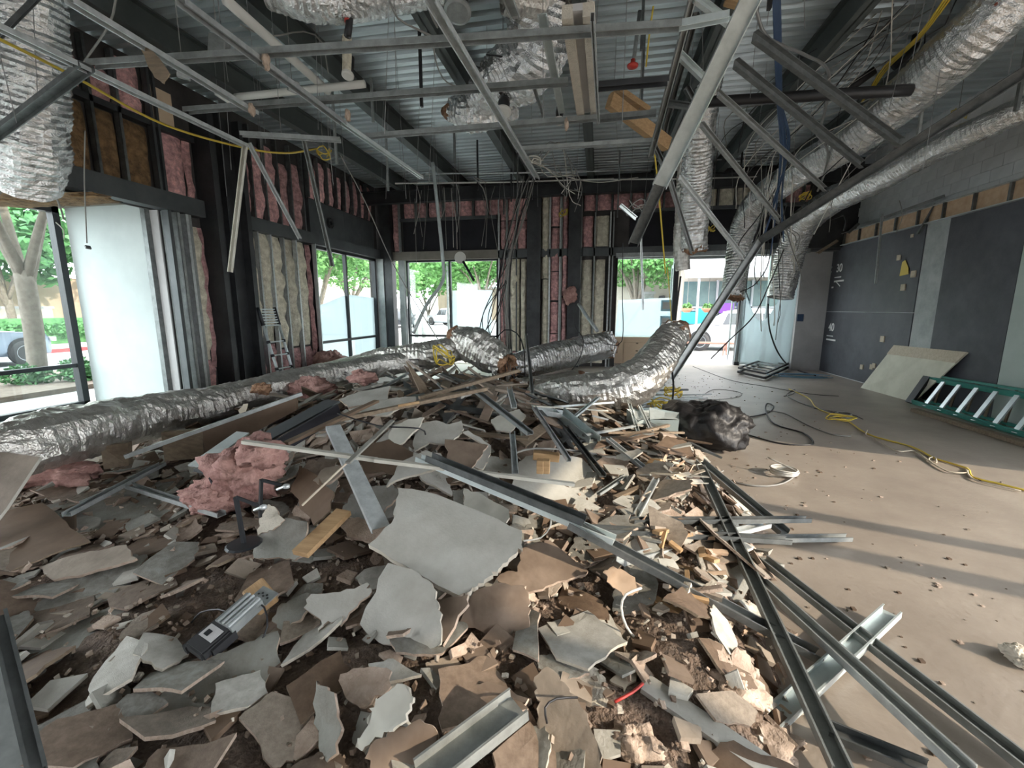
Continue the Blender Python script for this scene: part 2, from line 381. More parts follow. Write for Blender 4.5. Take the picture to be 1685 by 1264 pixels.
# open glazed door leaves standing outwards
def leaf(x, y0, y1, name):
    f = MB()
    f.box(x-.02,x+.02,y0,y0+.07,.02,2.9); f.box(x-.02,x+.02,y1-.07,y1,.02,2.9); f.box(x-.02,x+.02,y0,y1,.02,.2); f.box(x-.02,x+.02,y0,y1,2.8,2.9)
    o = struct(f.build(name,'alu')); MB().box(x-.004,x+.004,y0+.07,y1-.07,.2,2.8).build('glass_pane','glass',o); return o
leaf(2.16,13.62,14.5,'door_2'); leaf(3.95,13.62,14.5,'door_3')
# ---- back wall
def XB(px, y=YB, py=450): return Yp(px, py, y).x
wb = MB()
wb.box(-6.6,9,YB+.14,YB+.3,3.0,ZC)                    # sheathing above the header
wb.box(-2.8,.42,YB+.14,YB+.3,0,3.0)
wb.box(.4,.46,YB+.14,13.6,0,3.0)
wb.box(.4,5.1,YB+.3,13.6,3.08,3.2)
wall_back = struct(wb.build('wall_back','sheathing'))
MB().box(-6.35,-2.8,YB-.02,YB+.12,2.99,3.22).build('header_beam','sheath_brown',wall_back)
MB().box(-2.8,5.7,YB-.02,YB+.12,2.99,3.2).build('header_beam','dark_steel',wall_back)
MB().box(.4,5.0,YB-.1,YB,2.93,3.04).build('header_track','galv_dull',wall_back)
for x0,x1 in ((-5.65,-2.85),(.72,5.2)):
    MB().box(x0,x1,YB+.1,YB+.13,3.22,4.06).build('recess_panel','recess_black',wall_back)
    MB().box(x0-.05,x1,YB-.0,YB+.12,4.06,4.14).build('tie_beam','dark_steel',wall_back)
def bcol(x0,x1): return MB().box(x0,x1,YB-.12,YB+.14,0,4.75).build('steel_column','black_steel',wall_back)
bcol(XB(868),XB(890)); bcol(XB(935),XB(955)); bcol(-6.3,-5.95)
# top row of pink batts
x = -5.6
while x < -2.9:
    wd = rnd.choice((.3,.36,.42)); batt(wall_back,'x',YB+.14,x,x+wd,4.16,4.72,'batt_pink',.12); stud(wall_back,'x',YB,x+wd+.02,4.14,4.85,'galv_dark'); x += wd+.05
x = XB(958)
while x < 4.9:
    wd = rnd.choice((.3,.36,.42)); k = 'batt_pink' if x < 2.4 or x > 4.2 else 'batt_tan'
    batt(wall_back,'x',YB+.14,x,x+wd,4.16,4.78 if rnd.random() < .7 else 4.55,k,.12); stud(wall_back,'x',YB,x+wd+.02,4.14,4.85,'galv_dark'); x += wd+.05
def bb2(p0,p1,z0,z1,m): batt(wall_back,'x',YB+.14,XB(p0),XB(p1),z0,z1,m,.16)
bb2(648,658,3.25,4.7,'batt_pink')
for p0,p1 in ((823,833),(835,850),(850,866)): bb2(p0,p1,3.24,3.98,'batt_pink'); bb2(p0,p1,4.0,4.85,'batt_pink')
bb2(822,835,.1,2.96,'batt_pink'); bb2(838,854,.4,2.96,'batt_tan'); bb2(856,866,.4,2.96,'batt_tan'); bb2(838,866,0,.38,'batt_pink')
for z0,z1 in ((0,2.4),(2.42,4.85)): bb2(890,903,z0,z1,'batt_tan')
for z0,z1 in ((0,.9),(.92,1.78),(1.83,2.6),(2.62,3.75),(3.8,4.85)): bb2(905,920,z0,z1,'batt_pink')
for z0,z1 in ((0,.5),(.55,1.9),(1.95,3.1),(3.15,4.85)): bb2(924,934,z0,z1,'batt_pink')
bb2(956,974,3.24,4.02,'batt_pink'); bb2(977,1000,3.24,4.02,'batt_tan')
bb2(957,976,.1,2.9,'batt_tan'); bb2(978,996,.1,2.9,'batt_tan')
for p,m in ((660,'galv'),(821,'galv'),(834,'galv_dull'),(850,'galv_dark'),(904,'galv'),(921,'galv'),(923,'galv_dull'),(955,'galv_dull'),(977,'galv_dull'),(1002,'galv'),(1007,'galv_dull')):
    z0 = 3.2 if p == 660 else 0
    stud(wall_back,'x',YB-.02,XB(p),z0,4.1 if p > 960 else 4.85,m)
# right return wall and its side
struct(MB().box(5.0,5.72,12.6,12.75,0,3.05).build('wall_return_right','gray_wall'))
struct(MB().box(5.02,5.1,12.75,13.6,0,3.08).build('trim_3','gray_wall'))
struct(MB().box(4.9,5.95,12.2,12.45,3.05,ZC).build('column_2','black_steel'))
# cardboard/plywood knee boards at window 4
kb = empty('knee_board',(1.2,13.3,0)); tag(kb,'tan plywood boards covering the foot of the window left of the open door','board')
def part(o, par): o.parent = par; o.matrix_parent_inverse = Matrix.Translation(-par.location); return o
part(MB().box(.3,2.1,13.3,13.34,0,.78).build('large_board','tan_board'),kb)
part(MB().box(.75,1.65,13.26,13.29,0,.62).build('small_board','tan_board'),kb)
for z in (.58,.36): part(MB().box(1.1,1.16,13.24,13.26,z,z+.04).build('fixing','wood_dull'),kb)
# ---- right wall
wrt = MB()
wrt.box(XR,XR+.15,4.6,12.75,0,3.1); wrt.box(5.95,6.1,4.6,12.75,3.1,ZC)
wrt.box(XR,XR+.4,-5,4.6,3.05,ZC)
wall_right = struct(wrt.build('wall_right','block_gray'))
def rp(y0,y1,z0,z1,m,t=.02,name='wall_panel'): return MB().box(XR-t,XR,y0,y1,z0,z1).build(name,m,wall_right)
rp(9.42,12.6,.02,1.52,'charcoal'); rp(9.42,12.6,1.53,3.08,'charcoal')
rp(7.46,8.86,.02,3.08,'charcoal'); rp(8.87,9.41,.02,3.08,'strip_gray',.008); rp(5.2,7.45,.02,3.08,'green_gray')
# painted blocks of the upper wall
bm_ = MB().box(-.02,0,-.195,.195,-.093,.093).mesh('block','block_gray')
for j in range(9):
    y = 6.6+(.2 if j % 2 else 0)
    while y < 12.3:
        o = ob('block', bm_, wall_right); o.location = (5.95, y, 3.45+j*.19); y += .396
struct(MB().box(-8.3,5.9,-5.1,-5,0,ZC).build('wall_light_block','block_gray'))  # unseen wall behind the camera, added to cut fill light on the foreground
# broken soffit frame on the right wall
lg = struct(MB().box(5.68,5.7,5.5,12.8,3.1,3.36).build('trim_4','osb'))
MB().box(5.62,5.95,5.5,12.8,3.36,3.375).build('top_track','galv',lg); MB().box(5.62,5.7,5.5,12.8,3.085,3.1).build('bottom_track','galv_bright',lg)
y = 5.9
while y < 12.8: MB().box(5.64,5.68,y,y+.04,3.1,3.36).build('fin','galv_dark',lg); y += .62
# storefront posts beside and behind the camera on the right: these throw the bars of shade
for i,(y,wd) in enumerate(((2.35,.13),(1.78,.16),(-.2,.12),(-2.2,.12),(-4.2,.12))):
    struct(MB().box(XR+.02,XR+.14,y-wd/2,y+wd/2,0,3.05).build('window_post_%d'%(i+1),'frame_black'))
# ============================================================ OUTSIDE
struct(MB().box(-120,120,-60,160,-.4,-.06).build('ground','paving'))
struct(MB().box(-20,-14.5,-40,60,-.06,-.04).build('street','asphalt'))
def leafmesh(blobs, n, size, seed, m):
    r = random.Random(seed); mb = MB(); tot = sum(b[3]**2 for b in blobs)
    for bx,by,bz,br in blobs:
        for _ in range(int(n*br*br/tot)):
            d = Vector((r.gauss(0,1), r.gauss(0,1), r.gauss(0,1))).normalized()*br*(r.random()**.33)*(1+.25*fbm((bx+r.random(),by,bz),2))
            c = Vector((bx,by,bz))+Vector((d.x,d.y,d.z*.75)); u = Vector((r.gauss(0,1),r.gauss(0,1),r.gauss(0,.6))).normalized(); v = u.orthogonal().normalized(); v = Matrix.Rotation(r.random()*6.28,3,u)@v; s = size*r.uniform(.6,1.3)
            mb.add([c-u*s, c+v*s*.55, c+u*s, c-v*s*.55], [(0,1,2,3)])
    return mb.mesh('foliage', m)
def tree(x, y, h, cr, seed, label, m='leaf', trunk=.16, fork=.3, n=5000, lsize=.13, group=None, lean=0):
    r = random.Random(seed); t = tag(empty('tree',(x,y,-.06)), label, 'tree', group)
    mb = MB(); zf = h*fork; mb.tube(spline([(0,0,0),(lean*.3,.05,zf*.5),(lean,0,zf)],.3),trunk,9); blobs = []
    mb2 = MB()
    for k in range(6):
        a = k*1.05+r.random()*.7; L = cr*r.uniform(.6,.95); e = Vector((lean+math.cos(a)*L, math.sin(a)*L, zf+(h-zf)*r.uniform(.45,.85)))
        mid = Vector((lean,0,zf)).lerp(e,.45)+Vector((0,0,(h-zf)*.12)); pp = spline([(lean*.95,0,zf*r.uniform(.75,1)),mid,e],.3); K = len(pp)
        mb2.tube(pp,[trunk*(.62-.5*i/K) for i in range(K)],7); blobs.append((*e,cr*r.uniform(.38,.55)))
    for k in range(7):
        a = r.random()*6.28; q = r.random()**.5*cr*.8; blobs.append((lean+q*math.cos(a), q*math.sin(a), zf+(h-zf)*r.uniform(.35,.95), cr*r.uniform(.35,.5)))
    mb.build('trunk','bark',t,True); mb2.build('branch','bark',t,True)
    o = ob('foliage', leafmesh(blobs,n,lsize,seed,m), t); o['kind'] = 'stuff'; return t
tree(-12.2,7.4,6.5,2.6,3,'grey barked street tree with forked trunk just outside the big left window',trunk=.165,fork=.38,n=7000,lsize=.09,lean=.15)
tree(-28.2,16.5,7,3.2,5,'bushy green tree by the tan building, seen through the big left window',m='leaf_dark',n=4000,lsize=.25)
tree(-28,24,9,4.2,6,'pale green tree behind the hedge beyond the big left window',n=4000,lsize=.25)
tree(-12.5,18,6,2.8,7,'leafy tree outside the left window that is half covered by plastic',n=6000,lsize=.12)
tree(-15,25,7,3.4,8,'tree seen through the right pane of the plastic covered left window',n=5000,lsize=.16)
tree(-8.0,30,7.5,3.6,9,'multi stemmed tree outside the back window, behind the hung round disc',n=9000,lsize=.16,trunk=.14,fork=.28)
tree(-20,50,10,6.5,10,'broad tree over the parked pickup outside the back window',n=9000,lsize=.3,fork=.12)
tree(-12,56,11,7,12,'far tree filling the gap behind the pickup',n=9000,lsize=.34,fork=.1)
tree(-31,55,10,6.5,14,'far tree at the left edge of the back window',n=8000,lsize=.34,fork=.12)
tree(1.9,24,5.4,2.0,11,'round green tree outside the right back window, before the pale building',n=4500,lsize=.12,fork=.35)
tree(9.2,19.5,5.6,2.2,13,'green tree right of the open door, behind the plastic film',n=4000,lsize=.12)
# hedge, mulch bed, kerb
h = MB(); h.box(-26.6,-25.4,0,40,-.05,1.15); hd = tag(empty('hedge',(-26,18,0)),'long clipped green hedge across the street outside the left window','hedge')
part(h.build('hedge_body','leaf_dark'),hd)
o = part(ob('leaves', leafmesh([(-25.5,4+i*.9,.6,.62) for i in range(26)],9000,.1,21,'leaf_dark')),hd); o['kind'] = 'stuff'
struct(MB().box(-13.6,-10.4,-6,16,-.06,.04).build('planting_bed','mulch'))
for i,(x,y) in enumerate(((-11.4,5.4),(-11.8,6.9),(-11.2,7.5),(-12.4,8.3),(-11.6,9.3))):
    o = ob('shrub', leafmesh([(0,0,.22,.34),(.2,.2,.15,.26)],700,.05,40+i,'leaf_dark')); o.location=(x,y,0)
    tag(o,'small green shrub in the mulch bed outside the big left window','shrub','shrubs in the mulch bed')
struct(MB().box(-14.5,-14.3,-6,40,-.06,.06).build('kerb','paving'))
struct(MB().box(-20.25,-20,9,40,-.06,.10).build('kerb_far','curb_red'))
# buildings
def building(name, label, x0,x1,y0,y1,z, m, wins=(), roof=True):
    t = tag(empty(name,((x0+x1)/2,(y0+y1)/2,0)),label,'building')
    part(MB().box(x0,x1,y0,y1,-.05,z).build('wall',m),t)
    if roof: part(MB().box(x0-.15,x1+.15,y0-.15,y1+.15,z,z+.25).build('cornice','pale_trim'),t)
    for (axis,a0,a1,z0,z1,mm) in wins:
        mb = MB(); fb = MB()
        if axis == 'x': mb.box(a0,a1,y0-.05,y0+.02,z0,z1); fb.box(a0-.08,a1+.08,y0-.09,y0-.0,z1,z1+.12)
        elif axis == 'r': mb.box(x1-.02,x1+.05,a0,a1,z0,z1); fb.box(x1,x1+.09,a0-.08,a1+.08,z1,z1+.12)
        f = part(mb.build('window',mm),t); part(fb.build('lintel','pale_trim'),t)
    return t
building('building','tan stuccoed building beyond the hedge outside the left window',-40,-31,-4,24,3.4,'stucco',(('r',14.2,14.5,0,2.9,'stucco_pale'),('r',15.5,20,.3,1.6,'stucco_pale')),False)
building('building','pale building behind the trees seen through the plastic covered left window',-34,-22,27,44,4.2,'stucco_pale',(('x',-30,-27,1,2.6,'shop_glass'),('x',-26,-24,1,2.6,'shop_glass')))
building('building','brown low building far behind the parked pickup',-24,-4,64,70,4.5,'stucco',tuple(('x',x,x+2,1,2.8,'glass_dark') for x in (-22,-18,-14,-10)))
bx = building('building','pale stuccoed building outside the right back window',.5,5.2,25.6,33,6,'stucco_pale',(('x',2.2,2.95,1.6,2.4,'galv_dull'),('x',3.75,5.0,1.45,3.0,'galv_dark')))
for k in range(9): part(MB().box(3.78,4.97,25.5,25.56,1.5+k*.165,1.6+k*.165).build('shutter_slat','galv_dull'),bx)
part(MB().lathe([(0,0),(.16,0),(.2,.12),(.14,.3),(0,.3)],12,(3.35,25.45,2.0)).build('wall_lamp','frame_black',None,True),bx)
sh = tag(empty('shop',(8,22,0)),'glazed shop front with pale awning across the way, seen through the open door','shop')
part(MB().box(3.8,16,22.3,25.5,-.05,6).build('wall','stucco_pale'),sh)
for i in range(5):
    x = 3.9+i*1.5; part(MB().box(x,x+1.42,22.2,22.28,1.72,2.85).build('window_pane','shop_glass'),sh); part(MB().box(x,x+1.42,22.2,22.28,.12,1.5).build('window_pane','shop_glass'),sh)
    part(MB().box(x+1.42,x+1.5,22.1,22.28,0,2.9).build('mullion','pale_trim'),sh)
part(MB().box(3.8,13,22.1,22.25,1.5,1.58).build('transom_bar','pale_trim'),sh); part(MB().box(3.8,13,22.1,22.25,1.62,1.7).build('transom_bar','pale_trim'),sh)
aw = MB(); aw.add([(3.6,22.3,4.25),(13,22.3,4.25),(13,20.4,3.12),(3.6,20.4,3.12),(3.6,22.3,4.19),(13,22.3,4.19),(13,20.4,3.06),(3.6,20.4,3.06)],[(0,3,2,1),(4,5,6,7),(0,4,7,3),(1,2,6,5),(3,7,6,2),(0,1,5,4)]); part(aw.build('awning','awning'),sh)
part(MB().box(3.6,13,20.37,20.41,2.9,3.1).build('valance','pale_trim'),sh); part(MB().box(5,12,22.22,22.3,4.3,4.42).build('sign_rail','galv_dark'),sh)
part(MB().tube([(4.2,20.5,0),(4.2,20.5,3.1)],.05,8).build('awning_post','pale_trim'),sh)
part(MB().box(4.55,5.3,22.0,22.18,.9,1.6).build('teal_poster','teal'),sh); part(MB().box(3.85,4.45,22.0,22.18,.9,1.45).build('teal_poster','teal'),sh)
pp_ = part(MB().box(5.5,6.1,22.02,22.18,.95,1.85).build('purple_poster','purple'),sh)
for k in range(3): part(MB().box(5.65,5.98,21.98,22.02,1.05+k*.16,1.16+k*.16).build('printed_line','white_paint'),sh) 
part(MB().box(6.25,6.5,22.02,22.18,1.2,1.95).build('blue_poster','blue'),sh)
for i,x in enumerate((3.85,4.72)):
    t = tag(empty('hanging_planter',(x,20.9,1.55)),('left' if i==0 else 'right')+' one of the two orange bowl planters under the shop awning','planter')
    part(MB().lathe([(0,-.12),(.12,-.12),(.26,.02),(.28,.06),(.25,.06),(0,.03)],16,(x,20.9,1.55)).build('bowl','orange_pot',None,True),t)
    o = part(ob('plant', leafmesh([(x,20.9,1.7,.2)],150,.06,60+i,'leaf')),t)
    part(MB().tube([(x,20.9,1.6),(x,20.9,3.05)],.012,5).build('cord','wire_gray'),t)
def wheel(t, x, y, r, m='alu'):
    e = part(MB().lathe([(r*.62,-.1),(r*.95,-.1),(r,-.05),(r,.05),(r*.95,.1),(r*.62,.1)],28,(x,y,r-.05),0,(0,1,0)).build('tyre','rubber',None,True),t)
    mb = MB().lathe([(0,-.03),(r*.2,-.05),(r*.2,.05),(0,.03)],12,(x,y,r-.05),0,(0,1,0)); mb.lathe([(r*.56,-.08),(r*.63,-.08),(r*.63,.08),(r*.56,.08)],28,(x,y,r-.05),0,(0,1,0))
    for k in range(7):
        a = k*6.283/7; mb.bar((x+r*.15*math.cos(a),y,r-.05+r*.15*math.sin(a)),(x+r*.6*math.cos(a),y,r-.05+r*.6*math.sin(a)),r*.13,.08,(0,1,0))
    o = mb.build('rim',m,None,False); part(o,t)
def car(x, y, label, m='car_white', L=4.7, W=1.85, H=1.62, flip=1, rz=0, pickup=False):
    """body lofted along its length; x=0 is the middle, nose towards -x when flip=1"""
    t = empty('car',(0,0,0)); tag(t,label,'car')
    if pickup: pr = [(-.5,.5,.62),(-.48,.75,.66),(-.44,.92,.9),(-.24,1.0,1),(-.2,1.03,1),(-.09,1.62,1),(.1,1.66,1),(.17,1.6,1),(.175,1.08,1),(.47,1.08,1),(.5,1.0,.95)]
    else: pr = [(-.5,.42,.6),(-.485,.68,.72),(-.44,.86,.88),(-.22,.98,1),(-.04,1.5,1),(.1,H,1),(.3,H*.98,1),(.42,1.35,.98),(.46,.98,.95),(.5,.8,.86)]
    mb = MB(); b = 0; K = len(pr); n = 10
    for px_, top, wf in pr:
        X = px_*L; w2 = W/2*wf; zb = .24; belt = min(top, .95); rw = w2 if top <= 1.1 else w2*.74
        ring = [(-w2*.9,zb),(-w2,zb+.15),(-w2,.62),(-w2*.98,belt),(-rw,max(top-.06,belt)),(-rw*.85,top)]
        ring = ring+[(-a,z) for a,z in reversed(ring)]
        for a,z in ring: mb.v.append((X*flip,a,z))
    R = 12
    for i in range(K-1):
        for j in range(R): mb.f.append((i*R+j,i*R+(j+1)%R,(i+1)*R+(j+1)%R,(i+1)*R+j)); mb.m.append(0)
    mb.f.append(tuple(range(R))); mb.m.append(0); mb.f.append(tuple((K-1)*R+j for j in range(R))); mb.m.append(0)
    part(mb.build('body',m,None,True),t)
    ws = ((-.14,-.01),(.0,.16),(.17,.33)) if not pickup else ((-.15,-.03),(-.02,.1))
    for s in (-1,1):
        for a,b2 in ws:
            zt = 1.42 if not pickup else 1.5; i1 = .04*L if a < -.1 else 0; y0 = s*(W/2*.985); y1 = s*(W/2*.80)
            q = MB().add([((a*L-.0)*flip,y0,1.0),(b2*L*flip,y0,1.0),(b2*L*flip,y1,zt),((a*L+.22*(1 if a<-.1 else 0))*flip,y1,zt)],[(0,1,2,3)])
            q.add([((a*L-.0)*flip,y0-s*.03,1.0),(b2*L*flip,y0-s*.03,1.0),(b2*L*flip,y1-s*.03,zt),((a*L+.22*(1 if a<-.1 else 0))*flip,y1-s*.03,zt)],[(0,3,2,1)])
            part(q.build('side_window','glass_dark'),t)
        for a in (-.31,.29):
            part(MB().lathe([(0,0),(.41,0),(.41,.03),(0,.03)],24,(a*L*flip,s*(W/2+.0)-.015,.36),0,(0,1,0)).build('wheel_arch','rubber'),t); wheel(t,a*L*flip,s*(W/2-.06),.37)
        part(MB().box(-.18*L-.12,-.18*L+.12,s*(W/2+.02)-.08,s*(W/2+.02)+.08,.98,1.1).build('mirror',m),t) if flip==1 else None
        part(MB().box(-.5*L*flip-.02,-.47*L*flip+.02,s*W*.36-.16,s*W*.36+.16,.62,.74).build('headlamp','disc_white'),t)
    part(MB().box(-.5*L*flip-.03,-.5*L*flip+.03,-.5,.5,.42,.56).build('grille','rubber'),t)
    t.location = (x,y,0); t.rotation_euler = (0,0,rz); return t
car(5.4,19.3,'white estate car parked outside the open door, behind the bench')
car(-17.4,8.4,'pale blue car driving past behind the forked tree, outside the left window','car_blue',4.6,flip=-1,rz=math.pi/2)
car(-14.6,42,'white pickup parked under trees, outside the back window',L=5.2,W=1.95,rz=-.5,pickup=True)
car(-17.3,37.5,'dark car parked beside the white pickup outside the back window','car_dark',rz=-1.2)
for i,x in enumerate((-9.1,-8.25)):
    p = Yp(685 if i==0 else 697, 540, 24)
    o = MB().lathe([(0,0),(.11,0),(.11,.95),(.07,1.02),(0,1.04)],14,(p.x,24,-.06)).build('bollard','galv_dull',None,True); recenter(o)
    tag(o,('left' if i==0 else 'right')+' one of two grey bollards on the pavement outside the back window','bollard')
be = tag(empty('bench',(4.15,16.9,0)),'slim wooden bench standing before the white car outside the door','bench')
part(MB().box(3.15,4.75,16.75,17.05,.36,.41).build('seat','wood_red'),be)
for x in (3.3,4.5):
    for s in (-1,1): part(MB().bar((x+.05*s,16.9+.1*s,.36),(x+.09*s,16.9+.13*s,-.06),.04,.04).build('leg','wood_red'),be)
pl = tag(empty('street_pole',(-9.8,28,0)),'tall slim street pole outside the back window','pole')
part(MB().tube([(-9.8,28,-.06),(-9.8,28,7)],.08,8).build('shaft','galv_dark'),pl)
part(MB().box(-9.75,-9.1,27.97,28.03,4.9,5.5).build('sign_board','galv_dull'),pl)
# ============================================================ PLASTIC FILM ON THE WINDOWS
def sheet(name, label, P, m, nu=14, nv=14, wob=.02, top=None, seed=1, group=None):
    """hanging film; P = bottom-left, bottom-right, top-right, top-left corners"""
    P = [Vector(p) for p in P]; nn = (P[1]-P[0]).cross(P[3]-P[0]).normalized(); mb = MB(); vs = []
    for j in range(nv+1):
        for i in range(nu+1):
            u = i/nu; v = j/nv; tv = v*(1+(top(u) if top else 0))
            p = P[0].lerp(P[1],u).lerp(P[3].lerp(P[2],u),tv)+nn*wob*(fbm((u*6,v*1.2,seed),1.5)+.5*math.sin(u*23+seed))
            vs.append(p)
    mb.add(vs,[(j*(nu+1)+i,j*(nu+1)+i+1,(j+1)*(nu+1)+i+1,(j+1)*(nu+1)+i) for j in range(nv) for i in range(nu)])
    o = mb.build(name,m,None,True); md = o.modifiers.new('t','SOLIDIFY'); md.thickness = .002; recenter(o); return tag(o,label,'plastic sheet',group)
sheet('plastic_sheet','milky plastic film over the lower left window, dipping at its left end',[(-6.52,9.26,.1),(-6.52,12.06,.1),(-6.52,12.06,1.85),(-6.52,9.26,1.75)],'film',20,10,.015,lambda u:.1-.35*abs(u-.5)*(1 if u<.5 else .35),3)
sheet('plastic_sheet','milky plastic square over the right pane of the back window',[(-4.32,12.6,.82),(-3.1,12.6,.82),(-3.05,12.6,2.13),(-4.26,12.6,2.13)],'film',12,10,.012,None,5)
sheet('plastic_sheet','milky plastic film over the lower window left of the open door',[(.5,13.62,.75),(2.1,13.62,.7),(2.1,13.62,1.92),(.56,13.62,1.85)],'film',12,10,.015,None,6)
fs_ = sheet('plastic_sheet','white plastic film drooping from post to wall right of the open door',[(3.98,13.42,.04),(5.0,12.7,.04),(5.04,12.66,2.95),(4.0,13.42,2.0)],'film',26,16,.035,lambda u:-.55*math.sin(math.pi*min(1,u*1.15))*(1-u*.35),8)
o = sheet('plastic_wrap','crumpled plastic film wrapped around the lower door post',[(3.84,13.44,.1),(3.98,13.4,.1),(4.02,13.4,2.05),(3.9,13.44,2.0)],'film',6,16,.03,None,9)
for z in (1.28,.92):
    a = Yp(1087,503 if z>1 else 529,13.58); o = MB().box(1.78,2.07,13.57,13.6,a.z-.16,a.z+.16).build('poster','film_blue'); recenter(o)
    tag(o,('upper' if z>1 else 'lower')+' one of the two blue framed notices on the window by the door','poster'); q = MB().box(-.1,.1,-.02,-.016,-.1,.1).build('notice_sheet','gray_wall',o)
# ============================================================ MARKS ON THE RIGHT WALL
def text(s, y, z, size, m, parent):
    c = bpy.data.curves.new('number','FONT'); c.body = s; c.size = size; c.extrude = .002; c.offset = .004; c.materials.append(M[m])
    o = bpy.data.objects.new('number', c); COL.objects.link(o); o.parent = parent; o.location = (XR-.024,y,z); o.rotation_euler = (math.pi/2,0,-math.pi/2); return o
for s,(px,py) in (('30',(1375,444)),('40',(1362,540))):
    p = Xp(px,py,XR-.03); text(s,p.y-.02,p.z-.06,.27,'white_paint',wall_right)
    mk_ = MB(); y0 = p.y+.18; z0 = p.z+.02
    mk_.add([(XR-.026,y0+.14,z0),(XR-.026,y0+.02,z0+.09),(XR-.026,y0,z0+.05),(XR-.026,y0+.06,z0),(XR-.026,y0,z0-.05),(XR-.026,y0+.02,z0-.09)],[(0,1,2,3),(0,3,4,5)]); mk_.build('arrow_mark','strip_gray',wall_right)
    MB().box(XR-.026,XR-.02,p.y-.28,p.y+.02,p.z-.2,p.z-.175).build('printed_line','white_paint',wall_right)
    MB().box(XR-.026,XR-.02,p.y-.42,p.y+.02,p.z-.3,p.z-.26).build('printed_line','white_paint',wall_right)
MB().bar((XR-.024,Xp(1378,464,XR).y,Xp(1378,464,XR).z),(XR-.024,Xp(1384,471,XR).y,Xp(1384,471,XR).z),.006,.02).build('chalk_mark','white_paint',wall_right)
MB().box(XR-.026,XR-.02,Xp(1373,461,XR).y-.04,Xp(1373,461,XR).y+.04,2.1,2.14).build('chalk_mark','white_paint',wall_right)
for px,py,s in ((1479,424,.05),(1489,443,.12),(1503,451,.06),(1486,473,.06),(1452,558,.06),(1418,604,.05),(1434,604,.05),(1438,602,.05),(1501,388,.03)):
    p = Xp(px,py,XR-.03); mb = MB()
    if s > .1: mb.add([(XR-.035,p.y+.12,p.z-.12),(XR-.035,p.y-.13,p.z-.1),(XR-.035,p.y-.1,p.z+.02),(XR-.035,p.y+.02,p.z+.17),(XR-.035,p.y+.1,p.z+.14)],[(0,1,2,3,4)]); mb.add([(XR-.02,p.y+.12,p.z-.12),(XR-.02,p.y-.13,p.z-.1),(XR-.02,p.y-.1,p.z+.02),(XR-.02,p.y+.02,p.z+.17),(XR-.02,p.y+.1,p.z+.14)],[(4,3,2,1,0)])
    else: mb.box(XR-.04,XR-.02,p.y-s,p.y+s,p.z-s,p.z+s)
    mb.build('glue_pad','wire_yellow' if s>.1 else 'wood_pale',wall_right)
p = Yp(1317,523,12.58); MB().box(p.x-.07,p.x+.07,12.57,12.6,p.z-.09,p.z+.09).build('outlet_box','wire_blue',bpy.data.objects['wall_return_right'])
# ============================================================ THINGS ON THE OPEN FLOOR
# leaning plywood
P = [Vector(q) for q in ((5.33,10.05,.0),(5.40,8.62,.0),(5.66,8.03,.93),(5.66,9.77,.90))]; n_ = (P[1]-P[0]).cross(P[3]-P[0]).normalized()
if n_.x > 0: n_ = -n_
mb = MB().add([q for q in P]+[q-n_*.02 for q in P],[(0,1,2,3),(7,6,5,4),(0,4,5,1),(1,5,6,2),(2,6,7,3),(3,7,4,0)])
ply = mb.build('plywood_sheet','plywood'); recenter(ply); tag(ply,'pale plywood sheet leaning against the charcoal wall','board')
st = [P[3].lerp(P[0],.2), P[2].lerp(P[1],.2), P[2], P[3]]; mb = MB().add([q+n_*.012-ply.location for q in st]+[q-ply.location for q in st],[(0,1,2,3),(0,4,5,1),(1,5,6,2),(2,6,7,3),(3,7,4,0)])
mb.build('cleat','wood_pale',ply)
# step ladder on its side
L0 = Vector((5.28,8.45,.03)); L1 = Vector((5.28,5.4,.03)); U0 = Vector((5.52,8.5,.42)); U1 = Vector((5.5,5.4,.5))
ld = tag(empty('step_ladder',L0),'green step ladder lying on its side along the right wall','ladder')
part(chan(L0,L1,.08,.03,0,(1,0,.5)).build('side_rail','ladder_green'),ld); part(chan(U0,U1,.08,.03,0,(1,0,.5)).build('side_rail','ladder_green'),ld)
part(chan(L0+Vector((.2,0,.02)),L1+Vector((.2,0,.02)),.06,.03).build('rear_rail','ladder_green'),ld); part(chan(U0+Vector((.06,-.2,.06)),U1+Vector((.08,0,.06)),.06,.03).build('rear_rail','ladder_green'),ld)
for i in range(9):
    t = (.3+.32*i)/3.05; a = L0.lerp(L1,t); b = U0.lerp(U1,t); part(MB().bar(a,b,.075,.02,(1,0,0)).build('step','alu'),ld)
    if i < 6: part(MB().bar(a+Vector((.2,.1,0)),b+Vector((.06,.1,.05)),.03,.02).build('rear_brace','wood_dull'),ld)
part(MB().bar(L0+Vector((0,.06,-.02)),U0+Vector((0,.06,.04)),.12,.05).build('top_cap','frame_black'),ld)
lm = MB().bar((4.92,7.8,.03),(5.0,5.2,.03),.1,.055).build('lumber','wood_dull'); recenter(lm); tag(lm,'long timber lying on the floor in front of the green ladder','timber')
# black steel rack near the door
rk = tag(empty('steel_rack',(3.8,11.6,0)),'low black steel rack lying on the floor by the door film','rack')
a = Zp(1215,612,.06); b = Zp(1258,622,.06); c = Zp(1300,603,.06); d = a+(c-b)
for q0,q1 in ((a,b),(b,c),(c,d),(d,a)):
    part(MB().bar(q0,q1,.05,.05).build('frame_bar','frame_black'),rk); part(MB().bar(q0+Vector((0,0,.1)),q1+Vector((0,0,.1)),.04,.04).build('frame_bar','frame_black'),rk)
for i in range(1,6): part(MB().bar(a.lerp(d,i/6)+Vector((0,0,.1)),b.lerp(c,i/6)+Vector((0,0,.1)),.06,.02).build('cross_slat','galv_dark'),rk)
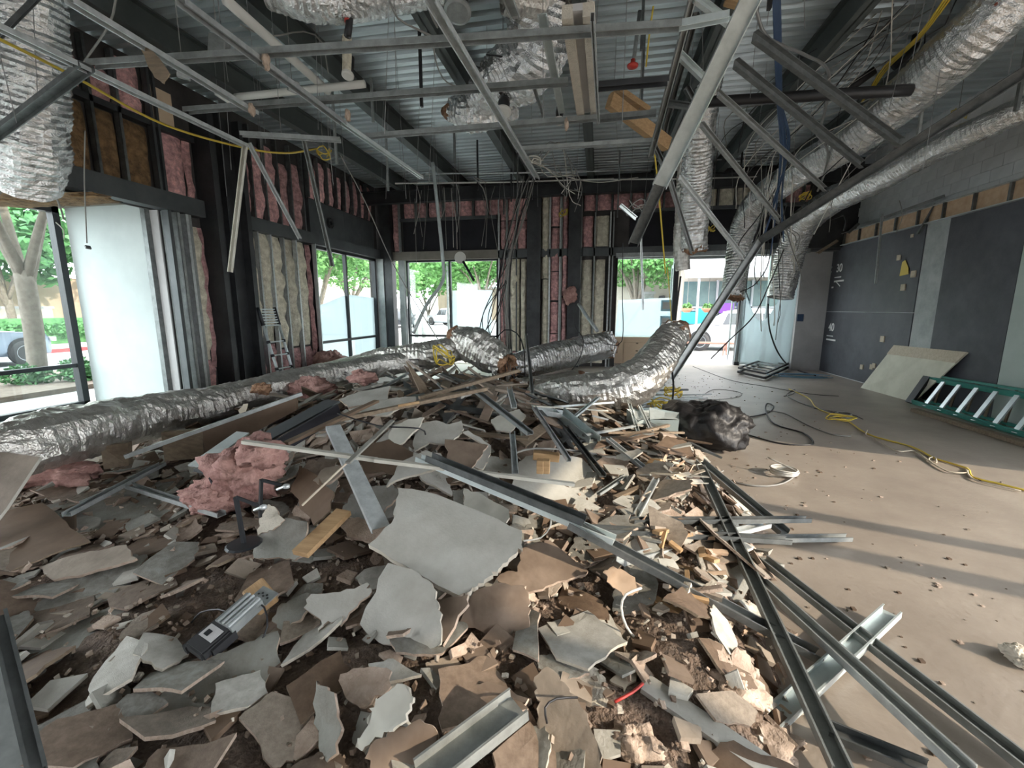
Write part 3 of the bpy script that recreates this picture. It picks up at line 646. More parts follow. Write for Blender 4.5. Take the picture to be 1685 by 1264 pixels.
# telescopic ladder leaning on the left wall
tl = tag(empty('telescopic_ladder',(-5.75,6.95,0)),'silver telescopic ladder leaning against the tan batts left','ladder')
A0 = Vector((-5.62,6.95,0)); A1 = Vector((-5.62,7.32,0)); B0 = Vector((-6.05,6.98,1.62)); B1 = Vector((-6.05,7.4,1.62))
for A,B in ((A0,B0),(A1,B1)):
    part(MB().tube([A,A.lerp(B,.84)],.025,10).build('side_rail','galv_bright',None,True),tl); part(MB().tube([A.lerp(B,.8),B],.032,10).build('rail_sleeve','frame_black',None,True),tl)
    for t in (.15,.3,.45,.6): part(MB().tube([A.lerp(B,t),A.lerp(B,t+.03)],.034,10).build('collar','frame_black',None,True),tl)
for t in (.02,.165,.315,.465,.615,.80,.83,.86,.89,.92,.95,.98): part(MB().bar(A0.lerp(B0,t),A1.lerp(B1,t),.04,.022).build('rung','galv_bright'),tl)
# ============================================================ CABLES
def cable(pts, r, m, label=None, cat='cable', group=None, name='cable', step=.1, n=5):
    o = MB().tube(spline(pts,step),r,n).build(name,m,None,True); recenter(o)
    return tag(o,label,cat,group) if label else o
def fl_(L, z=.012): return [Zp(x,y,z) for x,y in L]
cable(fl_([(1185,668),(1215,686),(1262,680),(1273,668),(1262,664),(1260,676),(1275,698),(1320,712),(1338,726),(1330,732),(1280,729),(1216,711)]),.01,'wire_black','black cable looping on the floor beside the black bag')
cable(fl_([(1262,676),(1290,680),(1330,700),(1370,715),(1400,718)]),.008,'wire_gray','grey cable end curving over the floor right of the black cable loop')
cable(fl_([(1190,775),(1182,780),(1200,790),(1230,798),(1262,800),(1290,795),(1306,785)]),.009,'wire_gray','grey flex running to the small coil on the lit floor')
cc = [Vector((0,0,0))]*0; ctr = Zp(1290,779,.02)
for k in range(28): a = k*.9; cc.append(ctr+Vector((math.cos(a)*(.11+.004*(k%5)),math.sin(a)*(.1+.005*(k%4)),.004*k*.5)))
cc.append(ctr+Vector((-.12,.1,.12))); cable(cc,.008,'wire_white','small coil of pale cable lying on the sunlit floor',step=.05)
cable(fl_([(1298,640),(1330,655),(1345,672),(1390,690),(1430,715),(1500,735),(1540,755),(1590,770),(1600,785),(1640,795),(1700,810)]),.01,'wire_yellow','long yellow cable winding down the right side of the floor')
cable(fl_([(1427,708),(1425,716),(1440,722),(1475,742),(1505,742),(1525,756),(1540,762),(1538,752),(1528,757),(1560,776),(1592,778),(1590,773),(1605,790),(1680,808)],.016),.008,'wood_pale','thin straw coloured cord beside the long yellow cable',step=.05)
cable(fl_([(1290,652),(1305,648),(1308,641),(1295,650),(1320,664),(1360,676),(1395,684),(1400,680),(1380,678),(1372,684),(1385,690),(1402,688)],.01),.009,'wire_gray','grey cable snaking to the yellow tangle on the floor')
r = random.Random(5)
def tangle(c, R, n, m, rr, label, cat='cable', sq=.5, name='cable_tangle'):
    pts = []
    for k in range(n):
        a = k*1.05+r.random()*.5; q = R*r.uniform(.5,1); pts.append(c+Vector((math.cos(a)*q, math.sin(a)*q*.8, R*sq*r.uniform(-.5,1))))
    return cable(pts,rr,m,label,cat,None,name,.04)
tangle(Zp(1382,688,.05),.22,14,'wire_yellow',.008,'small tangle of yellow cable on the open floor',sq=.12)
tangle(Zp(1085,668,.18),.2,26,'wire_yellow',.010,'yellow cable tangle behind the shiny metal boxes',sq=.6)
tangle(Zp(1106,650,.25),.16,22,'wire_yellow',.010,'yellow cable tangle beside the end of the big torn duct',sq=.8)
cable(fl_([(1140,603),(1200,625),(1260,636),(1330,648),(1380,652)],.01),.006,'wire_black','thin dark cable crossing the floor from the open door')
for i in range(6):
    r2 = .35+.06*i; c = Zp(1318,618,.015+.008*i); cable([c+Vector((math.cos(a)*r2*(1+.2*r.random()),math.sin(a)*.5*r2*(1+.3*r.random()),0)) for a in [x*.7+r.random() for x in range(8)]],.01,'wire_bluelight','light blue cable coils lying by the black steel rack','cable','blue cables by the rack')
cable([Yp(1264,500,11.5),Yp(1266,540,11.4),Yp(1280,580,11.3),Zp(1300,604,.02),Zp(1320,612,.02),Zp(1342,618,.02)],.018,'wire_black','thick dark hose hanging down to the floor by the plastic film')
cable(fl_([(1150,655),(1175,641),(1215,645),(1218,652),(1190,657),(1150,657)],.01),.006,'wire_gray','flattened loop of grey wire on the floor beyond the bag')
cable(fl_([(1340,672),(1400,682),(1420,690)],.01),.005,'wire_black','short thin wire on the floor near the blue cables')
# ============================================================ THE HEAP
def lerp_t(T, y):
    if y <= T[0][0]: return T[0][1]
    for (a,b),(c,d) in zip(T,T[1:]):
        if y <= c: return b+(d-b)*(y-a)/(c-a)
    return T[-1][1]
XRT = [(-1,.55),(1.2,.72),(1.6,.85),(2.2,1.0),(3.3,1.22),(4.2,1.32),(5.2,1.2),(6.2,.85),(7.5,.6),(9.5,.2)]
def sm(t): t = max(0,min(1,t)); return t*t*(3-2*t)
def H(x, y):
    m = sm((lerp_t(XRT,y)+.05*fbm((y*2,0,0))-x)/.55+.15)*sm((9.4-y)/2.5)*sm((x+6.35)/.6+.3)
    h = .15+.55*math.exp(-((x+1.75)/1.6)**2-((y-4.5)/(1.65 if y < 4.5 else 2.4))**2)+.10*math.exp(-((x-.3)/.9)**2-((y-3.2)/1.2)**2)+.12*math.exp(-((x+3.6)/1.4)**2-((y-4.2)/1.5)**2)
    return m*(h+.06*fbm((x,y,3),1.4))-.03*(1-m)
gx = [-6.35+.05*i for i in range(163)]; gy = [-.6+.05*j for j in range(204)]; mb = MB(); nx = len(gx)
vs = []
for y in gy:
    for x in gx:
        h = H(x,y); k = 1 if h > 0 else 0
        vs.append((x,y,h-.03+k*(.022*noise.noise((x*9,y*9,1))+.016*noise.noise((x*21,y*21,5)))))
mb.add(vs,[(j*nx+i,j*nx+i+1,(j+1)*nx+i+1,(j+1)*nx+i) for j in range(len(gy)-1) for i in range(nx-1) if max(vs[j*nx+i][2],vs[j*nx+i+1][2],vs[(j+1)*nx+i][2],vs[(j+1)*nx+i+1][2]) > -.02])
rb = mb.build('rubble_mass','rubble',None,True); tag(rb,'brown crushed gypsum dust and grit filling the demolition heap','rubble',None,'stuff')
# --- shard shapes
def shard_mesh(seed, R, mats, t=.013, bend=0, jag=.05, asp=None):
    r = random.Random(seed); nc = r.choice((4,4,5,5,6,7)); asp = asp or r.uniform(.45,.95); cor = []
    for k in range(nc):
        a = 2*math.pi*(k+r.uniform(-.3,.3))/nc; q = r.uniform(.75,1.1); cor.append(Vector((math.cos(a)*q,math.sin(a)*q*asp,0))*R)
    out = []
    for k in range(nc):
        a = cor[k]; b = cor[(k+1)%nc]; rough = r.random() < .6; n = 5
        d = (b-a); pn = Vector((-d.y,d.x,0)).normalized() if d.length else Vector((0,1,0))
        for i in range(n):
            out.append(a.lerp(b,i/n)+(pn*r.uniform(-1,1)*jag*R if (rough and i) else Vector()))
    N = len(out); mb = MB(); ph = r.random()*3.14; cx, sx = math.cos(ph), math.sin(ph)
    def z(p): q = (p.x*cx+p.y*sx)/R; return bend*R*(q*q)+.01*R*math.sin(q*5+seed)
    rings = [1,.66,.33]
    for side,dz in ((0,0),(1,-t)):
        for k in rings:
            for p in out: q = p*(k if k < 1 else (1 if side == 0 else .985)); mb.v.append((q.x,q.y,z(q)+dz))
        mb.v.append((0,0,z(Vector())+dz))
    B = 3*N+1
    for s in (0,1):
        o = s*B
        for k in range(2):
            for i in range(N):
                f = (o+k*N+i,o+k*N+(i+1)%N,o+(k+1)*N+(i+1)%N,o+(k+1)*N+i); mb.f.append(f if s == 0 else f[::-1]); mb.m.append(s)
        for i in range(N):
            f = (o+2*N+i,o+2*N+(i+1)%N,o+3*N); mb.f.append(f if s == 0 else f[::-1]); mb.m.append(s)
    for i in range(N): mb.f.append((i,B+i,B+(i+1)%N,(i+1)%N)); mb.m.append(2)
    return mb, mats
KIND = {'light':('light_face','brown_paper','gypsum_pale'),'gray':('gray_face','brown_paper','gypsum'),'dusty':('dusty_face','gray_face','gypsum'),'brown':('brown_paper','light_face','gypsum'),'dark':('dark_brown','brown_paper','wood_dull')}
VAR = {}
for k in KIND:
    VAR[k] = []
    for i in range(7):
        mb, ms = shard_mesh(100+i+hash(k[0])%1*7+ord(k[0])*9, 1.0, KIND[k], .05, r.uniform(-.12,.12)); VAR[k].append(mb.mesh('shard',ms))
def surf_rot(x, y, tilt, yaw, r):
    e = .12; nrm = Vector((-(H(x+e,y)-H(x-e,y))/(2*e), -(H(x,y+e)-H(x,y-e))/(2*e), 1))
    a = r.random()*6.283; nrm += Vector((math.cos(a),math.sin(a),0))*math.tan(tilt); nrm.normalize()
    return Vector((0,0,1)).rotation_difference(nrm).to_matrix().to_4x4()@Matrix.Rotation(yaw,4,'Z')
NAMES = {'light':'off white drywall shard','gray':'dusty grey drywall shard','dusty':'tan dust covered drywall shard','brown':'brown paper faced drywall shard','dark':'dark brown board scrap'}
LM = [((405,775),'the pink fibreglass tuft'),((740,890),'the large off white slab'),((660,1010),'the second off white slab'),((815,1000),'the upright brown board'),((1015,1080),'the dusty brown plate'),((940,1180),'the tall pale strip'),((640,1170),'the curled cream piece'),((160,1030),'the grey paper slab'),((350,1140),'the long curved slab'),((50,890),'the dark brown board'),((140,920),'the tan grooved plate'),((465,880),'the grey rectangular piece'),((530,880),'the gold brown plank'),((590,790),'the wide bent stud'),((720,712),'the ragged white piece'),((770,745),'the brown rectangular board'),((838,692),'the pale square board'),((920,790),'the wide dusty sheet'),((600,655),'the broad grey slab'),((450,710),'the black trough'),((370,1035),'the metal driver box'),((400,860),'the black clamp'),((780,1210),'the dented wide stud'),((1020,955),'the peach cardboard curl'),((1076,770),'the yellow wood block'),((190,810),'the bluish stud'),((1130,930),'the cream chips'),((1180,1110),'the curved tan piece'),((940,710),'the shiny duct piece'),((1080,700),'the sheet metal boxes'),((300,740),'the brown soffit panel'),((1200,1210),'the grey green plank'),((880,630),'the straight foil duct'),((640,610),'the grey foil duct'),((110,1200),'the lower left corner'),((90,780),'the dark pink fibreglass'),((680,765),'the blue green stud')]
LMW = [(Zp(p[0],p[1],.3),n) for p,n in LM]
SEEN = {}
SIZEW = ('small','mid sized','large')
def place_label(k, x, y, sz):
    best = sorted(LMW, key=lambda q: (q[0].x-x)**2+(q[0].y-y)**2)
    w3 = SIZEW[0 if sz < .12 else 1 if sz < .18 else 2]
    for q,n in best[:3]:
        dx, dy = x-q.x, y-q.y
        rel = ('right of' if dx > 0 else 'left of') if abs(dx) > abs(dy) else ('behind' if dy > 0 else 'in front of')
        dist = 'close ' if math.hypot(dx,dy) < .28 else ''
        l = w3+' '+NAMES[k]+' '+dist+rel+' '+n
        if l not in SEEN: SEEN[l] = 1; return l
    SEEN[l] += 1; return l
cnt = 0; pos = []
while cnt < 300:
    y = r.uniform(.75,6.3) if r.random() < .7 else r.uniform(.75,2.8); x = r.uniform(-5.4 if y > 2.6 else -1.9*y-.5,1.15)
    if H(x,y) < .04: continue
    if any((x-a)**2+(y-b)**2 < (.10)**2 for a,b in pos): continue
    d = math.hypot(x,y); k = r.choices(('light','gray','dusty','brown','dark'),(2.6,2.4,2.6,2.2,1.0) if x > -2.2 else (.6,3,2,2.4,1.6))[0]
    pos.append((x,y)); sz = r.uniform(.07,.19)*(1.1 if d < 2.6 else 1.3)
    if r.random() < .15: sz *= 1.4
    o = ob('drywall_shard' if k != 'dark' else 'board_scrap', r.choice(VAR[k])); tl_ = abs(r.gauss(0,.22)); tl_ = min(tl_,.12) if (k == 'light' and x > .3) else tl_
    mx = surf_rot(x,y,min(tl_,.8),r.random()*6.283,r); o.matrix_world = Matrix.Translation((x,y,H(x,y)+.015+sz*.35*min(tl_,.5)))@mx@Matrix.Diagonal((sz,sz,.28,1))
    tag(o, place_label(k,x,y,sz), 'drywall' if k != 'dark' else 'board', NAMES[k]+'s of the heap'); cnt += 1
# the many smaller scraps: one mass each
def scatter(name, label, n, smin, smax, m, seed, xr=(-5.8,1.35), yr=(.7,8.6), tmin=.006, long=1, near=0, tilt=.5, lift=.02):
    r = random.Random(seed); mb = MB(); c = 0
    ms = m if isinstance(m,(list,tuple)) else [m]
    while c < n:
        y = r.uniform(*yr) if r.random() > near else r.uniform(yr[0],3.2); x = r.uniform(*xr)
        h = H(x,y)
        if h < -.012: continue
        s = r.uniform(smin,smax)*(.6 if y < 2 else 1); t = r.uniform(tmin,tmin*2.2); M4 = Matrix.Translation((x,y,max(h,0)+r.uniform(-.01,lift)))@surf_rot(x,y,abs(r.gauss(0,tilt)),r.random()*6.28,r)
        L = s*long*r.uniform(.7,1.3); W = s*r.uniform(.45,1) if long == 1 else s*.18*r.uniform(.6,1.6); q = [(-L*r.uniform(.6,1),-W),(L*r.uniform(.5,1),-W*r.uniform(.6,1)),(L,W*r.uniform(.3,1)),(-L*r.uniform(.2,1),W)]
        vs = [M4@Vector((a,b,z)) for z in (0,-t) for a,b in q]; mi = r.randrange(len(ms))
        mb.add(vs,[(0,1,2,3),(7,6,5,4),(0,4,5,1),(1,5,6,2),(2,6,7,3),(3,7,4,0)],mi); c += 1
    o = mb.build(name,ms); return tag(o,label,'debris',None,'stuff')
scatter('drywall_scraps','countless middling drywall scraps strewn through the heap',2600,.05,.13,['gray_face','dusty_face','light_face','brown_paper','dark_brown','gypsum'],31,tmin=.011,tilt=.4)
scatter('drywall_crumbs','countless small gypsum and board crumbs all over the heap',5500,.008,.028,['gypsum','dusty_face','brown_paper','gypsum_pale','dark_brown'],32,near=.45,tmin=.007,tilt=.7)
scatter('wood_splinters','loose pale splinters and slivers along the right edge of the heap',200,.02,.05,['wood_pale','cardboard','wood_dull','gypsum'],33,xr=(.2,1.35),yr=(1.6,5.4),tmin=.006,long=1.6)
scatter('board_strips','long narrow board offcuts stacked on the top of the heap',420,.12,.3,['wood_dull','dark_brown','gray_face','galv_dark','dusty_face','brown_paper'],34,xr=(-4.2,.9),yr=(3.7,6.6),tmin=.012,long=1.9,tilt=.25,lift=.1)
mb = MB(); r = random.Random(77)
for _ in range(420):
    x = 1.0+abs(r.gauss(0,1.1)); y = r.uniform(1.2,11.5); s = r.uniform(.004,.014)
    if x > 5.2: continue
    mb.box(x-s,x+s*r.uniform(.4,1),y-s,y+s*.7,0,s*.7,r.randrange(3))
tag(mb.build('floor_crumbs',['gypsum','dusty_face','dark_brown']),'small crumbs scattered over the open concrete floor','debris',None,'stuff')
# --- single boards traced at their own distance and slope
def board(name, label, cat, pts, z, tilt=(0,0), t=.014, mats=('light_face','brown_paper','gypsum'), warp=.012, jag=.006, seed=0, at=None, group=None):
    r = random.Random(seed+len(label)); at = at or (sum(p[0] for p in pts)/len(pts), sum(p[1] for p in pts)/len(pts))
    c = Zp(at[0],at[1],z); n = Vector((tilt[0],tilt[1],1)).normalized(); W = []
    K = len(pts)
    for k in range(K):
        for i in range(4 if jag else 1):
            s = (i/4 if jag else 0); px = pts[k][0]*(1-s)+pts[(k+1)%K][0]*s; py = pts[k][1]*(1-s)+pts[(k+1)%K][1]*s
            d = ray(px,py); den = d.dot(n); q = C0+d*((c-C0).dot(n)/den)
            if i: q += Vector((r.uniform(-1,1),r.uniform(-1,1),0))*jag
            W.append(q-c)
    bm = bmesh.new(); f = bm.faces.new([bm.verts.new(q) for q in W]); bm.normal_update()
    if f.normal.dot(n) < 0: f.normal_flip()
    bmesh.ops.triangulate(bm, faces=bm.faces[:]); 
    bmesh.ops.subdivide_edges(bm, edges=[e for e in bm.edges if e.calc_length() > .09], cuts=1); bmesh.ops.triangulate(bm, faces=bm.faces[:])
    bmesh.ops.subdivide_edges(bm, edges=[e for e in bm.edges if e.calc_length() > .09], cuts=1); bmesh.ops.triangulate(bm, faces=bm.faces[:])
    top = bm.verts[:]
    for v in top: v.co += n*warp*fbm((v.co.x*3+seed,v.co.y*3,seed),1.2)
    for f in bm.faces: f.material_index = 0
    bo = [e for e in bm.edges if e.is_boundary]; base = bm.faces[:]
    low = {v: bm.verts.new(v.co-n*t) for v in top}
    for f in base: g_ = bm.faces.new([low[v] for v in reversed(f.verts)]); g_.material_index = 1
    for e in bo:
        a,b = e.verts; g_ = bm.faces.new((a,b,low[b],low[a])); g_.material_index = 2
    bmesh.ops.recalc_face_normals(bm, faces=bm.faces[:])
    for f in bm.faces: f.smooth = True
    for e in bm.edges:
        if len(e.link_faces) == 2 and e.link_faces[0].material_index != e.link_faces[1].material_index: e.smooth = False
    me = bpy.data.meshes.new(name); bm.to_mesh(me); bm.free()
    for m in mats: me.materials.append(M[m])
    o = ob(name, me); o.location = c; return tag(o,label,cat,group)
LT = ('light_face','brown_paper','gypsum_pale'); PL = ('pale_face','brown_paper','gypsum_pale'); GR = ('gray_face','brown_paper','gypsum'); BR = ('brown_paper','light_face','gypsum'); DU = ('dusty_face','gray_face','gypsum'); DK = ('dark_brown','brown_paper','wood_dull'); GY = ('gypsum_pale','light_face','gypsum'); PE = ('cardboard','gray_face','gypsum')
B = [
('large off white drywall slab on the middle of the heap','drywall',[(648,839),(655,803),(700,808),(780,838),(859,873),(860,901),(852,905),(835,925),(820,936),(803,950),(786,965),(771,975),(755,979),(690,945),(606,896),(644,862)],.40,(.05,-.35),LT),
('second off white drywall slab tucked under the large one','drywall',[(637,925),(676,936),(711,960),(716,985),(727,1010),(725,1059),(712,1066),(683,1080),(660,1062),(623,1057),(592,1027)],.27,(-.1,-.75),LT),
('upright brown paper board standing below the large slab','drywall',[(778,978),(816,959),(862,964),(870,985),(873,1003),(870,1040),(806,1045),(755,1027)],.26,(0,-.9),BR),
('brown board leaning between the two off white slabs','drywall',[(711,985),(770,978),(765,1000),(727,1062),(722,1050),(728,1010)],.27,(-.3,-.5),BR),
('brown gypsum board to the right of the large slab','drywall',[(858,905),(880,893),(905,890),(946,922),(968,939),(940,950),(911,960),(870,974),(815,955),(835,940),(852,940)],.25,(.1,-.25),BR),
('broad dusty brown plate with dark rim right of the front litter','drywall',[(941,1034),(957,1010),(985,1008),(1094,1087),(1050,1130),(1020,1152),(990,1120),(964,1090)],.13,(.15,-.15),DU),
('small straw coloured board lying on the dusty brown plate','board',[(1003,1120),(1033,1087),(1059,1096),(1027,1138)],.165,(.1,-.1),('wood_pale','wood_dull','wood_pale')),
('tall pale drywall strip with crushed left edge, front right','drywall',[(878,1120),(901,1097),(929,1122),(950,1150),(975,1206),(995,1275),(905,1275),(890,1234),(886,1180),(883,1150)],.20,(-.1,-.55),DU),
('broken whitish gypsum plate beside the tall pale strip','drywall',[(950,1110),(960,1097),(989,1101),(1003,1136),(1001,1164),(957,1160),(935,1125)],.17,(.1,-.3),GY),
('curled cream drywall piece standing at the front centre','drywall',[(630,1143),(665,1126),(678,1154),(668,1185),(640,1205),(612,1220),(595,1236),(588,1215),(603,1190),(606,1165)],.26,(-.3,-.7),PL),
('folded brown flap before the curled cream piece','drywall',[(606,1238),(640,1200),(690,1183),(720,1206),(718,1240),(680,1275),(610,1275)],.22,(.2,-1.0),BR),
('grey paper sheet slab at the middle of the left foreground','drywall',[(10,1034),(90,1018),(169,1003),(240,975),(299,966),(309,985),(246,1031),(190,1062),(95,1092),(15,1103)],.14,(.0,-.12),GR),
('long grey curved slab near the bottom left','drywall',[(211,1199),(274,1136),(340,1090),(404,1059),(457,1038),(462,1090),(411,1154),(350,1200),(327,1225),(316,1275),(262,1264),(240,1225)],.16,(.05,-.2),GR),
('dark brown board at the far left foreground','board',[(-20,850),(30,836),(70,827),(110,860),(148,890),(84,911),(0,946),(-20,948)],.24,(.0,-.15),DK),
('tan grooved drywall plate on the left litter','drywall',[(61,932),(110,918),(148,908),(207,895),(225,918),(190,929),(130,948),(88,955)],.23,(-.1,-.3),DU),
('dark grey brown board beyond the tan grooved plate','board',[(60,835),(140,815),(230,800),(300,830),(250,860),(150,880),(100,855)],.2,(0,-.1),GR),
('grey rectangular drywall piece right of the black clamps','drywall',[(422,883),(445,870),(470,852),(506,859),(506,908),(485,922),(450,918),(418,918)],.34,(-.1,-.9),GR),
('torn white gypsum face above the grey rectangular piece','drywall',[(424,880),(427,850),(440,829),(452,834),(468,855),(448,872)],.42,(-.1,-.9),GY),
('small grey pointed shard right of the metal box','drywall',[(447,1022),(457,996),(482,982),(506,975),(510,992),(495,1017),(462,1036)],.22,(-.2,-.4),GR),
('jagged light grey shard below the wooden plank','drywall',[(513,978),(560,975),(605,960),(612,975),(580,1005),(560,1030),(540,1022),(523,1046),(528,1020),(500,1000)],.26,(.1,-.5),('light_face','brown_paper','gypsum')),
('brown flap in front of the grey left litter','drywall',[(190,1075),(240,1050),(320,1048),(370,1085),(300,1120),(220,1132)],.13,(0,-.1),DU),
('greenish grey splinter shard at the lower left','drywall',[(45,1160),(120,1110),(195,1085),(190,1105),(110,1150),(55,1190)],.12,(0,-.1),GR),
('pink brown sheet under the front left shards','drywall',[(30,1100),(85,1090),(90,1112),(60,1130),(38,1140)],.1,(0,-.1),('gypsum','gray_face','gypsum')),
('grey brown drywall wedge right of the front centre','drywall',[(700,1090),(745,1075),(790,1120),(862,1125),(870,1150),(800,1165),(735,1160)],.14,(.1,-.4),DU),
('large brown torn board at the foot of the tall pale strip','drywall',[(745,1130),(800,1120),(870,1150),(860,1175),(790,1215),(760,1185)],.17,(-.2,-.6),BR),
('grey shard leaning at the bottom edge, left of the folded flap','drywall',[(520,1120),(550,1140),(560,1190),(555,1240),(530,1262),(515,1190)],.2,(-.3,-.7),GR),
('pinkish shard at the bottom of the picture middle','drywall',[(560,1110),(610,1098),(645,1105),(640,1135),(600,1165),(570,1150)],.21,(.1,-.5),('gypsum','gray_face','gypsum')),
('torn white drywall with ragged paper rim near the heap top','drywall',[(680,724),(693,696),(718,692),(740,698),(759,691),(763,705),(755,717),(731,732),(706,728),(691,737),(679,742)],.62,(0,-.55),LT),
('brown rectangular board on the heap below the ragged white piece','drywall',[(732,722),(765,726),(803,732),(790,752),(774,772),(738,762)],.56,(.1,-.6),BR),
('off white drywall piece behind the brown rectangle','drywall',[(762,712),(770,708),(808,733),(803,760),(795,772),(780,768),(800,735)],.55,(.1,-.5),LT),
('pale square board near the middle of the heap','drywall',[(808,690),(830,680),(855,674),(866,685),(840,711),(817,708)],.6,(.1,-.4),PL),
('wide dusty drywall sheet right of the middle','drywall',[(847,770),(865,752),(905,745),(958,754),(992,792),(1013,846),(1000,850),(930,830),(842,799)],.34,(.25,-.3),('light_face','brown_paper','gypsum')),
('long beige shard left of the ragged white piece','drywall',[(639,722),(646,700),(672,690),(698,687),(690,703),(665,727),(641,736)],.64,(0,-.5),PL),
('broad light grey slab on the upper left of the heap','drywall',[(558,657),(590,645),(620,640),(642,635),(638,656),(600,666),(573,671)],.78,(0,-.25),('light_face','brown_paper','gypsum')),
('pale ragged plate overlapping the broad light grey slab','drywall',[(573,672),(615,662),(650,655),(684,652),(682,664),(660,670),(637,684),(600,681)],.74,(0,-.3),LT),
('dark brown panel under the wide bent steel stud','board',[(478,809),(492,766),(516,778),(549,809),(544,840),(516,865)],.4,(-.3,-.8),DK),
('dark brown sheet behind the bent steel stud','board',[(590,735),(640,722),(680,745),(670,790),(630,775),(598,780)],.52,(0,-.6),DK),
('grey plate below the wide bent stud','drywall',[(563,840),(577,814),(610,800),(644,797),(660,809),(645,830),(613,855),(577,851)],.4,(0,-.5),GR),
('crushed brown gypsum slab left of the large off white slab','drywall',[(555,856),(590,850),(640,865),(655,872),(620,895),(600,890),(570,880)],.36,(0,-.35),('gypsum','brown_paper','gypsum')),
('white drywall piece peeping behind the long blue green stud','drywall',[(763,803),(791,812),(837,839),(836,867),(800,850),(765,835)],.42,(0,-.5),PL),
('shaded grey flap beside the white piece behind the stud','drywall',[(745,808),(762,802),(768,838),(835,866),(800,862),(748,835)],.405,(0,-.45),GR),
('peach coloured torn cardboard tube end on the right flank','cardboard',[(992,942),(1009,932),(1028,940),(1057,964),(1050,975),(1042,979),(1026,981),(1003,960)],.27,(0,-.7),PE),
('curved grey white sheet on the right flank','drywall',[(1079,946),(1083,919),(1108,921),(1131,958),(1108,962)],.24,(.2,-.6),LT),
('long curled white strip near the right end of the heap','drywall',[(1052,850),(1056,838),(1075,836),(1100,842),(1128,831),(1137,829),(1125,846),(1090,858)],.2,(0,-.3),LT),
('beige slab with crumbling edge on the right flank','drywall',[(1110,925),(1130,910),(1160,905),(1172,912),(1150,925),(1118,932)],.2,(0,-.3),DU),
('grey brown plate at the right foot of the heap','drywall',[(1030,1060),(1120,1060),(1210,1062),(1215,1085),(1190,1120),(1175,1165),(1120,1140),(1095,1085)],.1,(.1,-.2),DU),
('curved tan shard standing at the right foot of the heap','drywall',[(1212,1065),(1235,1080),(1250,1115),(1247,1140),(1225,1130),(1200,1110)],.14,(.6,-.6),('gypsum','gray_face','gypsum')),
('tan pointed shard at the right end of the litter','drywall',[(1153,1040),(1163,1028),(1190,1035),(1212,1062),(1160,1062)],.14,(.1,-.8),DU),
('off white drywall tongue under the white batten','drywall',[(660,760),(700,738),(725,745),(735,770),(700,775),(650,790),(635,800)],.55,(0,-.4),LT),
('tan shard pair left of the long white batten','drywall',[(515,790),(535,770),(570,765),(555,785),(530,800)],.48,(0,-.4),('dusty_face','gray_face','gypsum')),
('brown board beside the battery tool','drywall',[(300,1030),(335,1015),(350,1040),(330,1075),(290,1068)],.12,(0,-.2),BR),
('grey sheet under the battery tool','drywall',[(245,1120),(290,1090),(365,1080),(340,1110),(270,1135)],.15,(0,-.2),GR),
]
for i,(lb,ct,pts,z,tl_,ms) in enumerate(B):
    board('drywall_sheet' if ct == 'drywall' else ('cardboard_piece' if ct=='cardboard' else 'board_piece'), lb, ct, pts, z, tl_, .03 if i == 0 else .016 if ct=='drywall' else .01, ms, seed=i, jag=.012, warp=.011)
